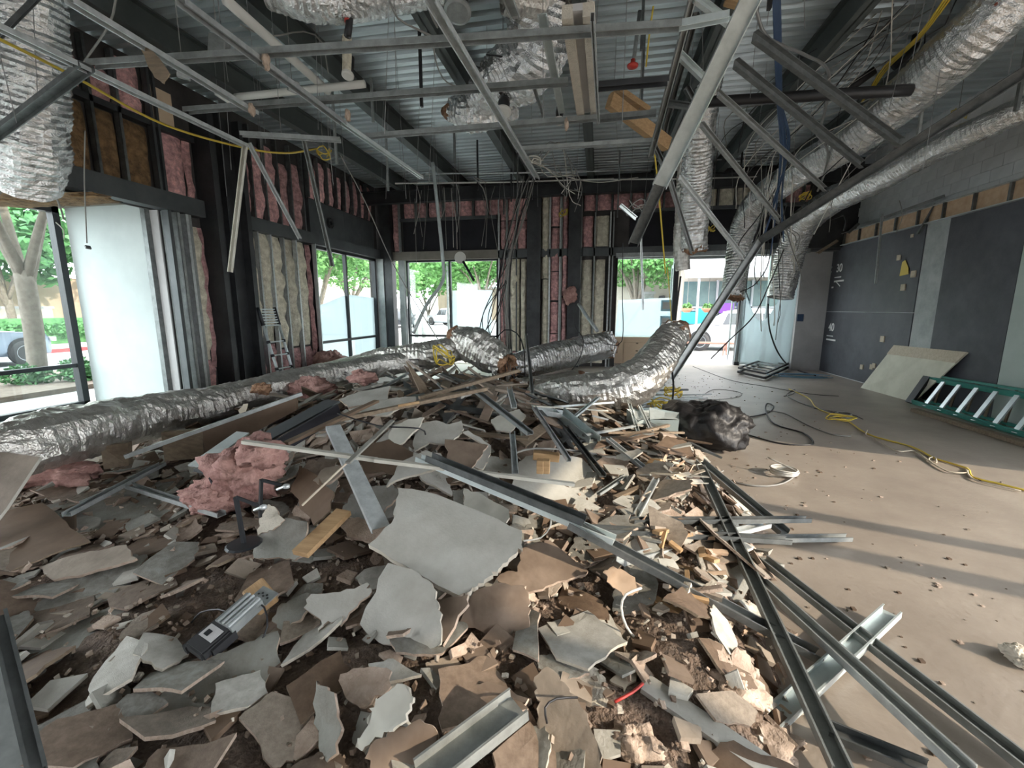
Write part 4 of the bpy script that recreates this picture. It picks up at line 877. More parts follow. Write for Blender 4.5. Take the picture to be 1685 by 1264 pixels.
# ============================================================ STUDS, BATTENS AND TIMBER IN THE HEAP
def stick(name, label, cat, a, b, w=.09, h=.035, m='galv', kind='chan', roll=0, up=(0,0,1), group=None, bend=0):
    a = Vector(a); b = Vector(b); mb = MB()
    if kind == 'chan':
        if bend:
            mid = (a+b)/2+Vector((0,0,bend)); chan(a,mid,w,h,roll,up,0,mb); chan(mid,b,w,h,roll,up,0,mb)
        else: chan(a,b,w,h,roll,up,0,mb)
    elif kind == 'angle': mb.profile(a,b,[(0,0),(w,0),(w,.003),(.003,.003),(.003,h),(0,h)],up,roll)
    else: mb.bar(a,b,w,h,up,0,roll)
    o = mb.build(name,m); recenter(o); return tag(o,label,cat,group)
def zz(px,py,z): return Zp(px,py,z)
ST = [ # label, end 1 (px,py,z), end 2, width, flange, material, roll, kind
('long blue green steel stud slanting across the heap from the white batten',(688,757,.66),(1010,893,.42),.065,.03,'galv_bright',0,'chan'),
('dusty steel stud lying along the long blue green one, right half',(935,865,.47),(1345,1085,.02),.075,.035,'galv_dark',0,'chan'),
('dark steel track just behind the long blue green stud',(705,757,.68),(960,862,.48),.07,.04,'galv_dark',0,'chan'),
('wide bent galvanized stud leaning at the left of the heap',(548,700,.78),(627,868,.42),.1,.03,'galv',180,'chan'),
('crooked upright steel stud in the middle of the heap',(838,641,.80),(846,672,.74),.05,.03,'galv',0,'chan'),
('lower half of the crooked steel stud in the middle of the heap',(843,715,.6),(848,780,.50),.045,.03,'galv',0,'chan'),
('steel stud slanting down the heap left of the pale square board',(772,637,.83),(872,716,.62),.06,.03,'galv_dull',0,'chan'),
('thin steel stud slanting down to the T shaped timber',(878,672,.7),(936,760,.5),.035,.03,'galv',0,'chan'),
('long dark steel stud ending at the right foot of the heap, bottom',(1152,770,.32),(1385,1275,.04),.07,.035,'galv_dull',0,'chan'),
('paired steel stud running from the bag side to the horizontal track',(1150,762,.3),(1290,880,.05),.09,.04,'galv_dull',0,'chan'),
('dark horizontal steel track on the right flank, lower of the pair',(955,873,.34),(1297,893,.16),.06,.03,'galv_dark',0,'chan'),
('dark horizontal steel track on the right flank, upper of the pair',(1040,861,.3),(1330,858,.14),.05,.03,'galv_dark',0,'chan'),
('steel track end reaching out on the floor past the horizontal pair',(1230,890,.06),(1397,888,.03),.06,.03,'galv_dull',0,'chan'),
('pale steel stud rising to the right under the horizontal pair',(1020,928,.27),(1262,866,.12),.06,.03,'galv',0,'chan'),
('rightmost long steel stud lying on the open floor',(1253,922,.06),(1700,1275,.02),.07,.035,'galv_dull',0,'chan'),
('long steel stud lying left beside the rightmost one',(1240,950,.05),(1590,1275,.1),.07,.035,'galv_dull',0,'chan'),
('bright short steel stud lying across under the two long ones',(1262,1200,.02),(1467,1010,.05),.08,.035,'galv_bright',0,'chan'),
('steel stud entering from the bottom edge on the right',(1360,1205,.04),(1530,1275,.03),.07,.03,'galv_dark',0,'chan'),
('short pale stud leaning against the yellow wood block',(1080,790,.36),(1042,860,.27),.045,.02,'galv',0,'chan'),
('short dark stud left of the short pale one',(1030,785,.36),(985,815,.3),.035,.02,'galv_dull',0,'chan'),
('bluish steel stud lying low on the left litter',(110,850,.27),(268,766,.3),.06,.03,'galv',0,'chan'),
('dark steel stud crossing right of the bluish one on the left',(212,802,.27),(365,850,.3),.055,.03,'galv_dull',0,'chan'),
('short blue grey sliver beside the bluish stud on the left',(133,827,.27),(178,808,.27),.02,.01,'galv_bright',0,'chan'),
('dented wide steel stud at the bottom middle of the picture',(695,1290,.2),(855,1165,.25),.11,.04,'galv_dull',0,'chan'),
('steel stud poking up behind the pale splinters',(1000,725,.45),(1065,778,.33),.05,.03,'galv',0,'chan'),
('thin bright steel stud between the duct and the metal boxes',(942,690,.5),(985,655,.6),.04,.02,'galv_bright',0,'chan'),
('steel piece standing among scraps by the metal boxes',(1035,665,.42),(1050,715,.33),.04,.03,'galv_bright',0,'chan'),
('second steel piece standing left of the metal box',(1052,670,.42),(1072,713,.33),.035,.03,'galv',0,'chan'),
('dark steel angle below the shiny sheet metal box',(930,705,.5),(992,785,.36),.05,.03,'galv_dark',0,'chan'),
('slim stud slanting toward the pale splinters at right',(960,718,.45),(1060,700,.34),.03,.02,'galv_dull',0,'chan'),
('steel track standing upright beside the torn duct end',(866,552,1.2),(876,648,.8),.035,.03,'galv_dull',0,'chan'),
('dark steel bar leaning at the bottom left corner of the picture',(-2,1015,.75),(62,1275,.5),.035,.03,'galv_dark',0,'chan'),
]
for lb,a,b,w_,h_,m_,ro,kd in ST:
    stick('steel_stud',lb,'stud',zz(*a),zz(*b),w_,h_,m_,kd,ro)
WD = [
('long white painted batten laid across the middle of the heap','batten',(400,727,.8),(620,757,.71),.035,.02,'pale_face'),
('right half of the long white batten, over the dusty sheet','batten',(616,757,.72),(945,797,.5),.035,.02,'pale_face'),
('thin pale splintered strip crossing under the white batten','batten',(646,692,.84),(572,762,.73),.03,.012,'gray_face'),
('sharp splintered end of the thin pale strip','batten',(577,756,.735),(497,832,.52),.012,.008,'wood_pale'),
('gold brown wooden plank left of the large slab','plank',(494,912,.34),(566,842,.42),.10,.03,'wood'),
('long timber on the top ridge in front of the ducts','plank',(690,655,.80),(853,610,.95),.04,.03,'wood_dull'),
('narrow brown timber lying on the ridge behind the beige shards','plank',(560,690,.74),(800,640,.85),.05,.03,'wood_dull'),
('dark board edge on the ridge under the broad grey slab','plank',(470,730,.72),(620,660,.82),.05,.02,'dark_brown'),
('brown upright plank behind the slanting stud','plank',(795,694,.58),(812,653,.75),.09,.02,'brown_paper'),
('horizontal brown board below the pale square board','plank',(770,713,.57),(870,722,.55),.07,.02,'wood_dull'),
('red brown sliver on the ridge left of the beige shards','plank',(655,668,.8),(690,662,.82),.02,.02,'wood'),
('wide grey green plank at the bottom right','plank',(1062,1125,.16),(1330,1310,.1),.085,.02,'light_face'),
('yellow timber strip on the right flank under the stud','plank',(1068,985,.2),(1160,1030,.15),.05,.035,'wood'),
('second timber strip on the right flank, lower','plank',(1060,1000,.18),(1150,1050,.12),.035,.03,'wood_dull'),
('grey timber stick rising at the right end of the heap','plank',(1012,820,.3),(1078,793,.33),.04,.03,'wood_dull'),
('light timber lying along the foot of the heap near the bag','plank',(1000,712,.4),(1125,712,.3),.03,.02,'wood_dull'),
('long pale strip under the big torn duct','plank',(875,668,.62),(1000,676,.5),.03,.012,'pale_face'),
('narrow white strip below the duct, nearer','plank',(880,672,.58),(1010,662,.56),.02,.02,'galv_bright'),
('dark timber beam behind the pale splinters','plank',(1075,800,.28),(1130,838,.2),.05,.03,'wood_dull'),
('brown timber crossing behind the shiny sheet metal','plank',(985,730,.42),(1100,700,.33),.035,.03,'wood_dull'),
]
for lb,ct,a,b,w_,h_,m_ in WD: stick('timber' if ct=='plank' else 'batten',lb,ct,zz(*a),zz(*b),w_,h_,m_,'bar')
def block(name,label,cat,c,d,m,rot=(0,0,0)):
    mb = MB().box(-d[0]/2,d[0]/2,-d[1]/2,d[1]/2,0,d[2]); bm = bmesh.new(); me = mb.mesh(name,m); bm.from_mesh(me); bmesh.ops.bevel(bm,geom=bm.edges[:],offset=min(d)*.08,segments=1,affect='EDGES'); bm.to_mesh(me); bm.free()
    o = ob(name,me); o.location = c; o.rotation_euler = [math.radians(q) for q in rot]; return tag(o,label,cat)
block('wood_block','yellowish wood block on the pale splinters at the right','wood block',zz(1076,782,.27),(.11,.2,.10),'wood',(15,-10,-30))
block('wood_block','upper bar of the T shaped brown timber','wood block',zz(898,757,.46),(.2,.07,.06),'wood',(0,5,8))
block('wood_block','left stem block of the T shaped brown timber','wood block',zz(889,778,.42),(.05,.06,.1),'wood',(0,0,0))
block('wood_block','right stem block of the T shaped brown timber','wood block',zz(899,778,.42),(.05,.06,.1),'wood',(0,0,3))
block('wood_block','orange brown wood block beside the metal junction box','wood block',zz(434,990,.2),(.12,.1,.09),'wood',(20,15,-25))
block('wood_block','orange end grain wood block on the right flank','wood block',zz(1133,952,.16),(.11,.07,.05),'wood',(0,0,-15))
block('plaster_lump','beige crushed plaster lump by the metal boxes','plaster',zz(1095,735,.22),(.16,.12,.13),'gypsum',(0,10,10))
# pale splinter pile at the right end
r = random.Random(9)
for i in range(34):
    p = zz(r.uniform(1085,1148),r.uniform(770,835),.16); a = r.random()*6.28; L = r.uniform(.04,.1)
    d = Vector((math.cos(a)*L,math.sin(a)*L,r.uniform(-.03,.04))); p.z = H(p.x,p.y)+r.uniform(.03,.10)
    mm = r.choice(('wood_pale','cardboard','wood_pale','gypsum_pale')); rel = ('right of' if p.x > 1.02 else 'left of')+', and '+('behind' if p.y > 3.9 else 'in front of')
    stick('wood_splinter',{'wood_pale':'pale','cardboard':'tan','gypsum_pale':'whitish'}[mm]+(' long' if L > .07 else ' short')+' wood splinter '+rel+', the yellow wood block','wood splinter',p-d,p+d,r.uniform(.015,.035),.008,mm,'bar',r.uniform(-40,40),group='pale splinters by the yellow block')
for i in range(30):
    p = zz(r.uniform(1080,1190),r.uniform(895,1010),.16); a = r.random()*6.28; L = r.uniform(.03,.07)
    d = Vector((math.cos(a)*L,math.sin(a)*L,r.uniform(-.02,.03))); p.z = H(p.x,p.y)+r.uniform(.02,.05)
    mm = r.choice(('cardboard','gypsum','dusty_face','gypsum_pale','wood'))
    stick('plaster_chip',{'cardboard':'tan','gypsum':'pinkish beige','dusty_face':'dusty brown','gypsum_pale':'cream','wood':'orange'}[mm]+(' long' if L > .05 else ' short')+' chip on the '+('outer' if p.x > .95 else 'inner')+' lower right flank, '+('far end' if p.y > 2.6 else 'near end'),'plaster',p-d,p+d,r.uniform(.02,.05),.02,mm,'bar',r.uniform(-30,30),group='cream chips on the lower right flank')
# boxed sheet metal pieces
def openbox(label, a, b, w, h, m, name='duct_piece', cat='sheet metal'):
    a = Vector(a); b = Vector(b); mb = MB(); mb.profile(a,b,[(-w/2,0),(w/2,0),(w/2,h),(w/2-.004,h),(w/2-.004,.004),(-w/2+.004,.004),(-w/2+.004,h),(-w/2,h)]); o = mb.build(name,m); recenter(o); return tag(o,label,cat)
openbox('shiny rectangular sheet metal duct piece on the heap',zz(918,682,.52),zz(978,732,.38),.12,.08,'galv_bright')
openbox('flat grey sheet metal trough left of the shiny piece',zz(880,678,.56),zz(925,686,.52),.14,.05,'galv')
board('sheet_metal','crumpled bright metal flashing beside the thin stud','sheet metal',[(962,736),(985,724),(990,738),(978,752),(968,748)],.38,(.1,-.5),.003,('galv_bright','galv','galv'),.04,.01,3)
for i,(c,sz,rz) in enumerate((((1058,705,.22),(.3,.26,.16),20),((1090,712,.2),(.32,.24,.2),-10))):
    t = tag(empty('metal_box',zz(*c)),('left' if i==0 else 'right')+' one of two bright sheet metal boxes next to the black bag','box')
    mb = MB(); X,Y,Z_ = sz[0]/2,sz[1]/2,sz[2]
    vs = [(-X,-Y,0),(X,-Y,0),(X*1.05,Y,.0),(-X,Y,0),(-X*.9,-Y,Z_*.8),(X,-Y*.95,Z_),(X*.95,Y,Z_*1.15),(-X*1.1,Y,Z_*1.25)]
    mb.add(vs,[(3,2,1,0),(0,1,5,4),(1,2,6,5),(2,3,7,6),(3,0,4,7)]); o = mb.build('box_body','green_gray'); o.parent = t
    q = MB().add([(-X*.9,-Y,Z_*.81),(0,-Y,Z_*.97),(X,-Y*.95,Z_*1.01),(X*.95,0,Z_*1.0),(X*.95,Y,Z_*1.16),(0,Y,Z_*1.1),(-X*1.1,Y,Z_*1.26),(-X,0,Z_*1.05),(0,0,Z_*.93)],[(0,1,8,7),(1,2,3,8),(8,3,4,5),(7,8,5,6)]).build('lid','galv_bright'); q.parent = t
    t.rotation_euler = (0,.05,math.radians(rz))
# black rubbish bag
mb = MB(); nu,nv = 72,40; r = random.Random(2)
for j in range(nv+1):
    for i in range(nu):
        a = 2*math.pi*i/nu; v = j/nv*math.pi; d = Vector((math.sin(v)*math.cos(a)*.46,math.sin(v)*math.sin(a)*.34,-math.cos(v)*.30))
        k = 1+.3*fbm(d*2.6+Vector((3,1,0)))+.2*abs(fbm(d*6+Vector((9,1,4)))); d *= k; d.z = max(d.z,-.2); mb.v.append(tuple(d))
for j in range(nv):
    for i in range(nu): mb.f.append((j*nu+i,j*nu+(i+1)%nu,(j+1)*nu+(i+1)%nu,(j+1)*nu+i)); mb.m.append(0)
bag = mb.build('rubbish_bag','plastic_black',None,True); bag.location = Zp(1163,702,.22); bag.rotation_euler = (0,0,-.3); tag(bag,'crumpled black plastic rubbish bag at the right foot of the heap','bag')
# pink insulation clumps
def clump(label, c, sz, seed, m='clump_pink', rot=0):
    mb = MB(); nu,nv = 44,26
    for j in range(nv+1):
        for i in range(nu):
            a = 2*math.pi*i/nu; v = j/nv*math.pi; d = Vector((math.sin(v)*math.cos(a),math.sin(v)*math.sin(a),-math.cos(v)))
            k = 1+.42*fbm(d*1.6+Vector((seed,0,seed*2)))+.2*abs(fbm(d*4.5+Vector((seed*3,2,1))))-.12*abs(noise.noise(d*9)); d *= k; mb.v.append((d.x*sz[0],d.y*sz[1],d.z*sz[2]))
    for j in range(nv):
        for i in range(nu): mb.f.append((j*nu+i,j*nu+(i+1)%nu,(j+1)*nu+(i+1)%nu,(j+1)*nu+i)); mb.m.append(0)
    o = mb.build('insulation_clump',m,None,True); o.location = c; o.rotation_euler = (0,0,rot); return tag(o,label,'insulation')
clump('big torn tuft of pink fibreglass on the left of the heap',zz(405,775,.5),(.24,.2,.2),2.1)
clump('lower lobe of pink fibreglass left below the big tuft',zz(355,815,.35),(.22,.15,.1),5.1)
clump('upper fold of pink fibreglass under the batten end',zz(432,748,.66),(.14,.12,.09),11.3)
clump('dark pink fibreglass lying under the duct at the far left',zz(85,778,.3),(.36,.18,.1),7.7)
clump('bright pink fibreglass tuft against the end of the brown panel',zz(515,640,.62),(.28,.2,.13),3.3)
clump('small red pink fibreglass ball on the ridge by the left window',zz(597,622,.8),(.16,.12,.08),4.4)
clump('small tuft of rusty fibreglass stuck on the duct at the left wall',zz(430,640,.75),(.1,.07,.06),8.8,'torn_brown')
clump('pink fibreglass tuft hanging out beside the pink batts',Yp(938,486,12.1),(.16,.08,.22),6.1)
clump('fluffy pink fibreglass heap at the foot of the tan batts',Xp(545,600,-6.0),(.3,.45,.28),9.1)
clump('dusty plaster wool on the bottom right litter',zz(1040,1225,.12),(.09,.07,.05),12.5,'gypsum')
clump('crumbled gypsum mound below the curved tan shard',zz(1195,1130,.08),(.14,.12,.07),13.5,'gypsum')
clump('crumbled gypsum heap at the bottom right edge of the litter',zz(1235,1215,.01),(.16,.10,.05),15.5,'gypsum')
cl = clump('small lump of grey wool lying on the sunlit floor at right',zz(1672,1075,.03),(.05,.05,.035),16.5,'gypsum_pale')
clump('tiny lump of grey wool just below the one at right',zz(1684,1092,.02),(.03,.03,.02),17.5,'gypsum_pale')
# black long trough, brown panel under the duct, metal flashing
def beam3(name,label,cat,a,b,w,h,m,roll=0,dark=None):
    t = tag(empty(name,(Vector(a)+Vector(b))/2),label,cat); o = MB().bar(a,b,w,.015,(0,0,1),0,roll).build('top_face',m); part(o,t)
    return t
t = beam3('metal_trough','black box trough with grey top leaning on the left of the heap','trough',zz(548,660,.80),zz(330,778,.52),.17,.1,'dark_steel')
a = zz(558,676,.74); b = zz(350,800,.46); part(MB().bar(a,b,.02,.12).build('side_face','recess_black'),t)
stick('metal_flashing','pale blue green sheet metal strip at the lower end of the black trough','sheet metal',zz(400,712,.62),zz(320,768,.48),.13,.012,'galv_bright','bar')
sf = tag(empty('soffit_panel',zz(300,720,.5)),'long brown soffit panel with grey edge lying under the foil duct','panel')
A = zz(205,752,.50); Bq = zz(497,648,.84); part(MB().bar(A,Bq,.03,.03).build('edge_strip','galv_dull'),sf)
q = MB(); a0 = zz(333,708,.6); a1 = zz(488,650,.8); q.add([a0,a1,zz(488,675,.66),zz(338,755,.36)]+[p+Vector((-.02,.05,0)) for p in (a0,a1,zz(488,675,.66),zz(338,755,.36))],[(0,1,2,3),(7,6,5,4),(0,4,5,1),(1,5,6,2),(2,6,7,3),(3,7,4,0)]); part(q.build('front_board','dark_brown'),sf)
for i,(p,q2,z0,z1) in enumerate((((165,735),(210,770),.48,.30),((265,712),(333,757),.55,.33))):
    a = zz(p[0],p[1],z0); b = zz(q2[0],p[1]-6,z0+.02); c = zz(q2[0]+2,q2[1]-4,z1); d = zz(p[0]+6,q2[1]+3,z1); n = Vector((-.02,.05,0))
    o = MB().add([a,b,c,d,a+n,b+n,c+n,d+n],[(0,1,2,3),(7,6,5,4),(0,4,5,1),(1,5,6,2),(2,6,7,3),(3,7,4,0)]).build('plywood_block','wood_dull'); recenter(o)
    tag(o,('left' if i==0 else 'right')+' one of two brown boards hanging under the foil duct on the left','board')
# far left white board, black box
board('drywall_sheet','white faced drywall panel leaning at the far left edge','drywall',[(-40,745),(8,744),(66,752),(10,836),(-40,900)],.5,(.2,-.9),.02,('dusty_face','light_face','pale_face'),seed=70,jag=0,warp=0)
board('panel','dark grey panel above the black slot at the far left','panel',[(-40,697),(24,696),(33,735),(-40,738)],.68,(.1,-.8),.02,('gray_face','gray_face','gray_face'),seed=71,jag=0,warp=0)
block('black_box','flat black box wedged between the two far left panels','box',zz(5,757,.55),(.3,.12,.07),'recess_black',(0,0,10))
board('sheet_metal','pale grey metal sheet edge at the bottom left corner','sheet metal',[(-60,1040),(0,1060),(20,1130),(45,1275),(-60,1275)],.35,(.5,-.3),.004,('galv_dull','galv','galv'),seed=72,jag=0,warp=.0)
board('paper_curl','torn tan strip hooked over the brown panel','paper',[(408,664),(404,688),(394,690),(392,676),(400,665)],.68,(.1,-1.2),.004,('wood_pale',)*3,seed=73)
# junction box and battery pack
jb = tag(empty('junction_box',zz(398,1015,.26)),'grey ribbed metal driver box lying in the left litter','metal box')
o = MB().box(-.05,.05,-.075,.075,0,.045).build('case','galv_dull'); o.parent = jb
for x in (-.03,-.005,.02,.032): o = MB().box(x,x+.008,-.075,.075,.045,.054).build('rib','galv'); o.parent = jb
o = MB().box(-.05,.05,.08,.15,.0,.006).build('mounting_plate','galv_dull'); o.parent = jb
for k in range(5): o = MB().lathe([(0,0),(.005,0),(.005,.002),(0,.002)],8,(-.03+.014*k,.11+.01*(k%2),.006)).build('hole','rubber'); o.parent = jb
jb.rotation_euler = (math.radians(14),math.radians(6),math.radians(-12))
bt = tag(empty('battery_charger',zz(356,1052,.22)),'black battery charger with grey label in the left litter','charger')
me = MB().box(-.055,.055,-.085,.085,0,.05).mesh('case','rubber'); bm = bmesh.new(); bm.from_mesh(me); bmesh.ops.bevel(bm,geom=bm.edges[:],offset=.008,segments=2,affect='EDGES'); bm.to_mesh(me); bm.free(); ob('case',me,bt)
for y0,y1,m_ in ((-.035,.02,'gray_wall'),(.045,.065,'gray_wall'),(-.025,.0,'frame_black')):
    o = MB().box(-.04 if m_ != 'frame_black' else -.025,.04 if m_ != 'frame_black' else 0,y0,y1,.05,.0515 if m_ != 'frame_black' else .053).build('printed_label' if m_ != 'frame_black' else 'symbol',m_); o.parent = bt
MB().box(-.07,-.05,-.09,.0,-.01,.03).build('foot','rubber',bt); MB().box(.05,.068,-.05,.05,-.01,.035).build('foot','rubber',bt)
bt.rotation_euler = (math.radians(14),math.radians(8),math.radians(-14))
cable([zz(420,990,.27),zz(435,1000,.3),zz(440,1030,.25),zz(425,1062,.2),zz(395,1075,.18),zz(365,1078,.17)],.004,'wire_black','black cord looping round the metal driver box')
cable([zz(385,1012,.28),zz(360,1003,.27),zz(330,1008,.22),zz(315,1025,.18)],.004,'wire_black','short black cord left of the metal driver box')
# black clamps
for i,(p0,p1,p2) in enumerate((((388,818,.62),(401,893,.36),(425,832,.55)),((430,790,.68),(428,850,.44),(463,798,.64)))):
    t = tag(empty('bar_clamp',zz(*p1)),('nearer' if i==0 else 'farther')+' one of two black bar clamps standing by the pink fibreglass','clamp')
    part(MB().bar(zz(*p0),zz(*p1),.014,.022).build('bar','frame_black'),t); part(MB().bar(zz(*p0),zz(*p2),.012,.016).build('jaw','frame_black'),t)
    q = zz(*p2); part(MB().tube([q+Vector((-.03,0,-.03)),q+Vector((.04,0,-.0))],.007,8).build('screw','galv_bright'),t)
    part(MB().lathe([(0,-.01),(.018,-.01),(.018,.006),(.008,.012),(0,.012)],10,tuple(q+Vector((.03,0,-.005)))).build('knob','galv',None,True),t)
    if i==0: part(MB().lathe([(0,0),(.09,0),(.08,.008),(0,.01)],14,tuple(zz(*p1)-Vector((0,0,.01)))).build('foot_plate','frame_black'),t)
# cords in the heap
cable([zz(1055,968,.3),zz(1030,978,.32),zz(1022,1000,.27),zz(1030,1030,.2),zz(1045,1050,.16),zz(1062,1062,.14)],.006,'wire_white','grey white cord arching over the right litter')
cable([zz(862,890,.42),zz(890,885,.36),zz(906,865,.4),zz(905,840,.45),zz(898,826,.45)],.005,'wire_white','thin pale wire loop right of the large slab')
cable([zz(900,1190,.27),zz(897,1165,.32),zz(915,1150,.30),zz(950,1148,.25)],.004,'wire_black','thin black wire bent over the tall pale strip',step=.04)
cable([zz(1012,1155,.2),zz(1040,1140,.19),zz(1058,1125,.19)],.006,'red','short red wire at the rim of the dusty brown plate')
cable([zz(555,680,.86),zz(620,700,.75),zz(690,705,.7),zz(700,715,.64)],.006,'wire_black','black cord on the ridge left of the ragged white piece')
cable([zz(850,745,.56),zz(880,738,.52),zz(950,742,.43),zz(990,750,.38)],.008,'wire_gray','grey cord across the top of the dusty sheet')
ph = block('photo_card','small picture card with dark image on the right flank','card',zz(1180,990,.12),(.06,.09,.004),'white_paint',(10,0,20)); MB().box(-.025,.025,-.03,.035,.004,.005).build('picture','rust',ph)
# small studs and slats spread behind the heap
r = random.Random(19)
for i in range(46):
    x = r.uniform(-1.2,1.2); y = r.uniform(7.2,10.6); a = r.uniform(-.6,.6)+(1.57 if r.random()<.25 else 0); L = r.uniform(.2,.7); z = max(0,H(x,y))+r.uniform(.02,.14)
    stick('steel_stud','short steel stud scrap in the far litter behind the torn duct','stud',(x-L*math.cos(a),y-L*math.sin(a),z),(x+L*math.cos(a),y+L*math.sin(a),z+r.uniform(-.06,.1)),.05,.03,r.choice(('galv','galv_bright','galv_dull','dark_steel')),'chan',group='steel scraps behind the torn duct')
for i in range(26):
    p = zz(r.uniform(1040,1150),r.uniform(640,700),.06); a = r.uniform(-.5,.5); L = r.uniform(.1,.35); p.z = max(0,H(p.x,p.y))+.04
    stick('steel_stud','small steel scrap on the floor around the metal boxes','stud',p-Vector((math.cos(a)*L,math.sin(a)*L,0)),p+Vector((math.cos(a)*L,math.sin(a)*L,.04)),.04,.02,r.choice(('galv','galv_bright','galv_dull')),'chan',group='steel scraps around the metal boxes')
# ============================================================ FOIL DUCTS
def duct(name, label, pts, rads, m='foil', n=40, step=.026, rib=.03, wr=.10, seed=0, torn=(0,0), flat=1, cat='duct'):
    n = 38; step = .028; ps = spline(pts,step); K = len(ps); R = []
    for i in range(K):
        t = i/(K-1)*(len(rads)-1); k = min(int(t),len(rads)-2); R.append(rads[k]+(rads[k+1]-rads[k])*(t-k))
    def wob(i,j,a):
        q = Vector((math.cos(a),math.sin(a),i*step*2.2)); e = 1.06+rib*.8*((i%2)*2-1)*(.6+.4*noise.noise(q*3))+wr*.6*fbm(q+Vector((seed,seed,0)),1.2)-wr*.6*abs(noise.noise(q*2.3+Vector((0,seed,0))))+.045*noise.noise(Vector((math.cos(a)*3.5+seed,math.sin(a)*3.5,i*step*16)))+.05*abs(noise.noise(Vector((math.cos(a)*6+seed,math.sin(a)*6,i*step*30))))-.02*abs(noise.noise(Vector((math.cos(a)*14+seed,math.sin(a)*14,i*step*50))))
        if torn[0] and i < 3: e *= 1+.25*noise.noise((a*3,i,seed))
        if torn[1] and i > K-4: e *= 1+.3*noise.noise((a*3,i,seed))
        return e
    t = tag(empty(name,ps[K//2]),label,cat); o = MB().tube(ps,R,n,0,False,wob).build('foil_sleeve',m,None,False); part(o,t)
    for e in (0,1):
        if torn[e]:
            c = ps[0] if e == 0 else ps[-1]; d = (ps[1]-ps[0]).normalized() if e == 0 else (ps[-1]-ps[-2]).normalized(); rr = R[0] if e==0 else R[-1]
            mb = MB(); mb.lathe([(rr*.9,-.12),(rr*1.03,0),(rr*.95,.05),(rr*.72,.02),(rr*.68,-.15)],22,tuple(c),0,tuple(d*(1 if e else -1)))
            mb.v = [tuple(Vector(v)+.35*rr*noise.noise_vector(Vector(v)*9)) for v in mb.v]; part(mb.build('torn_insulation','torn_brown',None,True),t)
    return t
D3 = Dp
duct('flexible_duct','long foil wrapped duct lying from the left window across to the heap',[D3(-90,775,2.9),D3(60,730,3.25),D3(200,695,3.95),D3(340,668,4.75),D3(480,632,5.6),D3(600,606,6.4),D3(720,590,7.0)],[.215,.215,.2,.18,.17,.16,.15],'foil_dull',28,.04,.02,.2,1)
duct('flexible_duct','foil duct with torn open end lying over the top of the heap',[D3(748,552,6.9),D3(775,566,6.8),D3(800,580,6.7),D3(833,600,6.5)],[.14,.27,.27,.17],'foil_dull',26,.04,.03,.22,2,(1,1))
duct('flexible_duct','grey foil duct branch sloping down left from the open end',[D3(770,568,6.95),D3(700,585,6.8),D3(620,592,6.9),D3(540,606,7.1)],[.2,.2,.15,.1],'foil_dull',24,.04,.03,.25,3)
duct('flexible_duct','straight foil duct lying behind the heap towards the knee board',[D3(835,607,6.9),D3(900,590,7.4),D3(960,575,7.9),D3(1000,568,8.2)],[.2,.23,.24,.24],'foil',26,.04,.02,.14,4,(1,1))
duct('flexible_duct','large bent foil duct on the right of the heap, rising to an open mouth',[D3(872,650,5.9),D3(930,648,5.7),D3(985,643,5.6),D3(1040,630,5.6),D3(1072,603,5.8),D3(1093,572,6.1),D3(1112,548,6.3)],[.12,.2,.24,.27,.25,.24,.2],'foil_dull',28,.04,.02,.2,5,(0,1))
duct('flexible_duct','dark short duct stub under the straight foil duct',[D3(850,640,6.2),D3(905,632,6.5),D3(950,622,6.9)],[.14,.14,.13],'foil_dull',20,.05,.02,.15,6,(1,1))
part_o = MB().lathe([(.0,0),(.03,0),(.13,.02),(.14,.05),(.10,.06)],18,tuple(D3(1003,566,8.25)),0,(1,.3,.2)).build('duct_collar','galv_bright'); recenter(part_o); tag(part_o,'round steel collar at the end of the straight foil duct','duct fitting')
# hanging ducts
duct('flexible_duct','huge crinkled foil duct hanging in the upper left corner',[D3(25,-90,4.0),D3(38,40,4.2),D3(42,160,4.4),D3(45,250,4.6),D3(45,305,4.8)],[.3,.3,.31,.32,.26],'foil',34,.035,.045,.2,7,(0,0))
duct('flexible_duct','thick foil duct descending from the upper right corner, bending down by the door',[D3(1720,-60,4.1),D3(1600,60,4.6),D3(1500,150,5.4),D3(1400,230,6.4),D3(1310,285,7.6),D3(1245,335,8.6),D3(1222,380,9.1),D3(1212,440,9.2),D3(1205,490,9.2)],[.27,.27,.26,.25,.24,.24,.24,.22,.2],'foil',28,.05,.035,.12,8,(0,1))
duct('flexible_duct','long foil duct running below it along the right wall to the door film',[D3(1750,150,4.8),D3(1640,200,5.3),D3(1540,245,6.0),D3(1440,298,7.2),D3(1370,330,8.3),D3(1320,370,9.2),D3(1300,420,9.6),D3(1283,490,9.7)],[.14,.15,.17,.2,.23,.26,.27,.25],'foil',28,.05,.035,.1,9)
duct('flexible_duct','foil duct hanging straight down left of the open door with a torn rusty end',[D3(1188,20,5.6),D3(1170,120,6.1),D3(1152,220,6.6),D3(1145,310,7.2),D3(1142,410,7.6)],[.14,.17,.22,.23,.2],'foil',28,.05,.035,.12,10,(0,1))
duct('flexible_duct','shorter foil duct alongside the straight hanging one',[D3(1126,250,7.6),D3(1128,330,7.8),D3(1122,400,8.0),D3(1124,445,8.1)],[.1,.16,.15,.12],'foil_dull',24,.05,.035,.12,11)
duct('flexible_duct','crumpled foil duct mass in the middle of the ceiling',[D3(905,-20,4.7),D3(890,50,4.9),D3(865,105,5.2),D3(820,135,5.6),D3(790,165,6.0)],[.3,.36,.34,.26,.22],'foil',30,.04,.05,.3,12)
duct('flexible_duct','foil hood shaped duct end under the ceiling middle',[D3(742,182,6.3),D3(775,185,6.2),D3(815,180,6.2),D3(850,172,6.2)],[.14,.26,.24,.16],'foil',26,.04,.05,.25,13,(1,0))
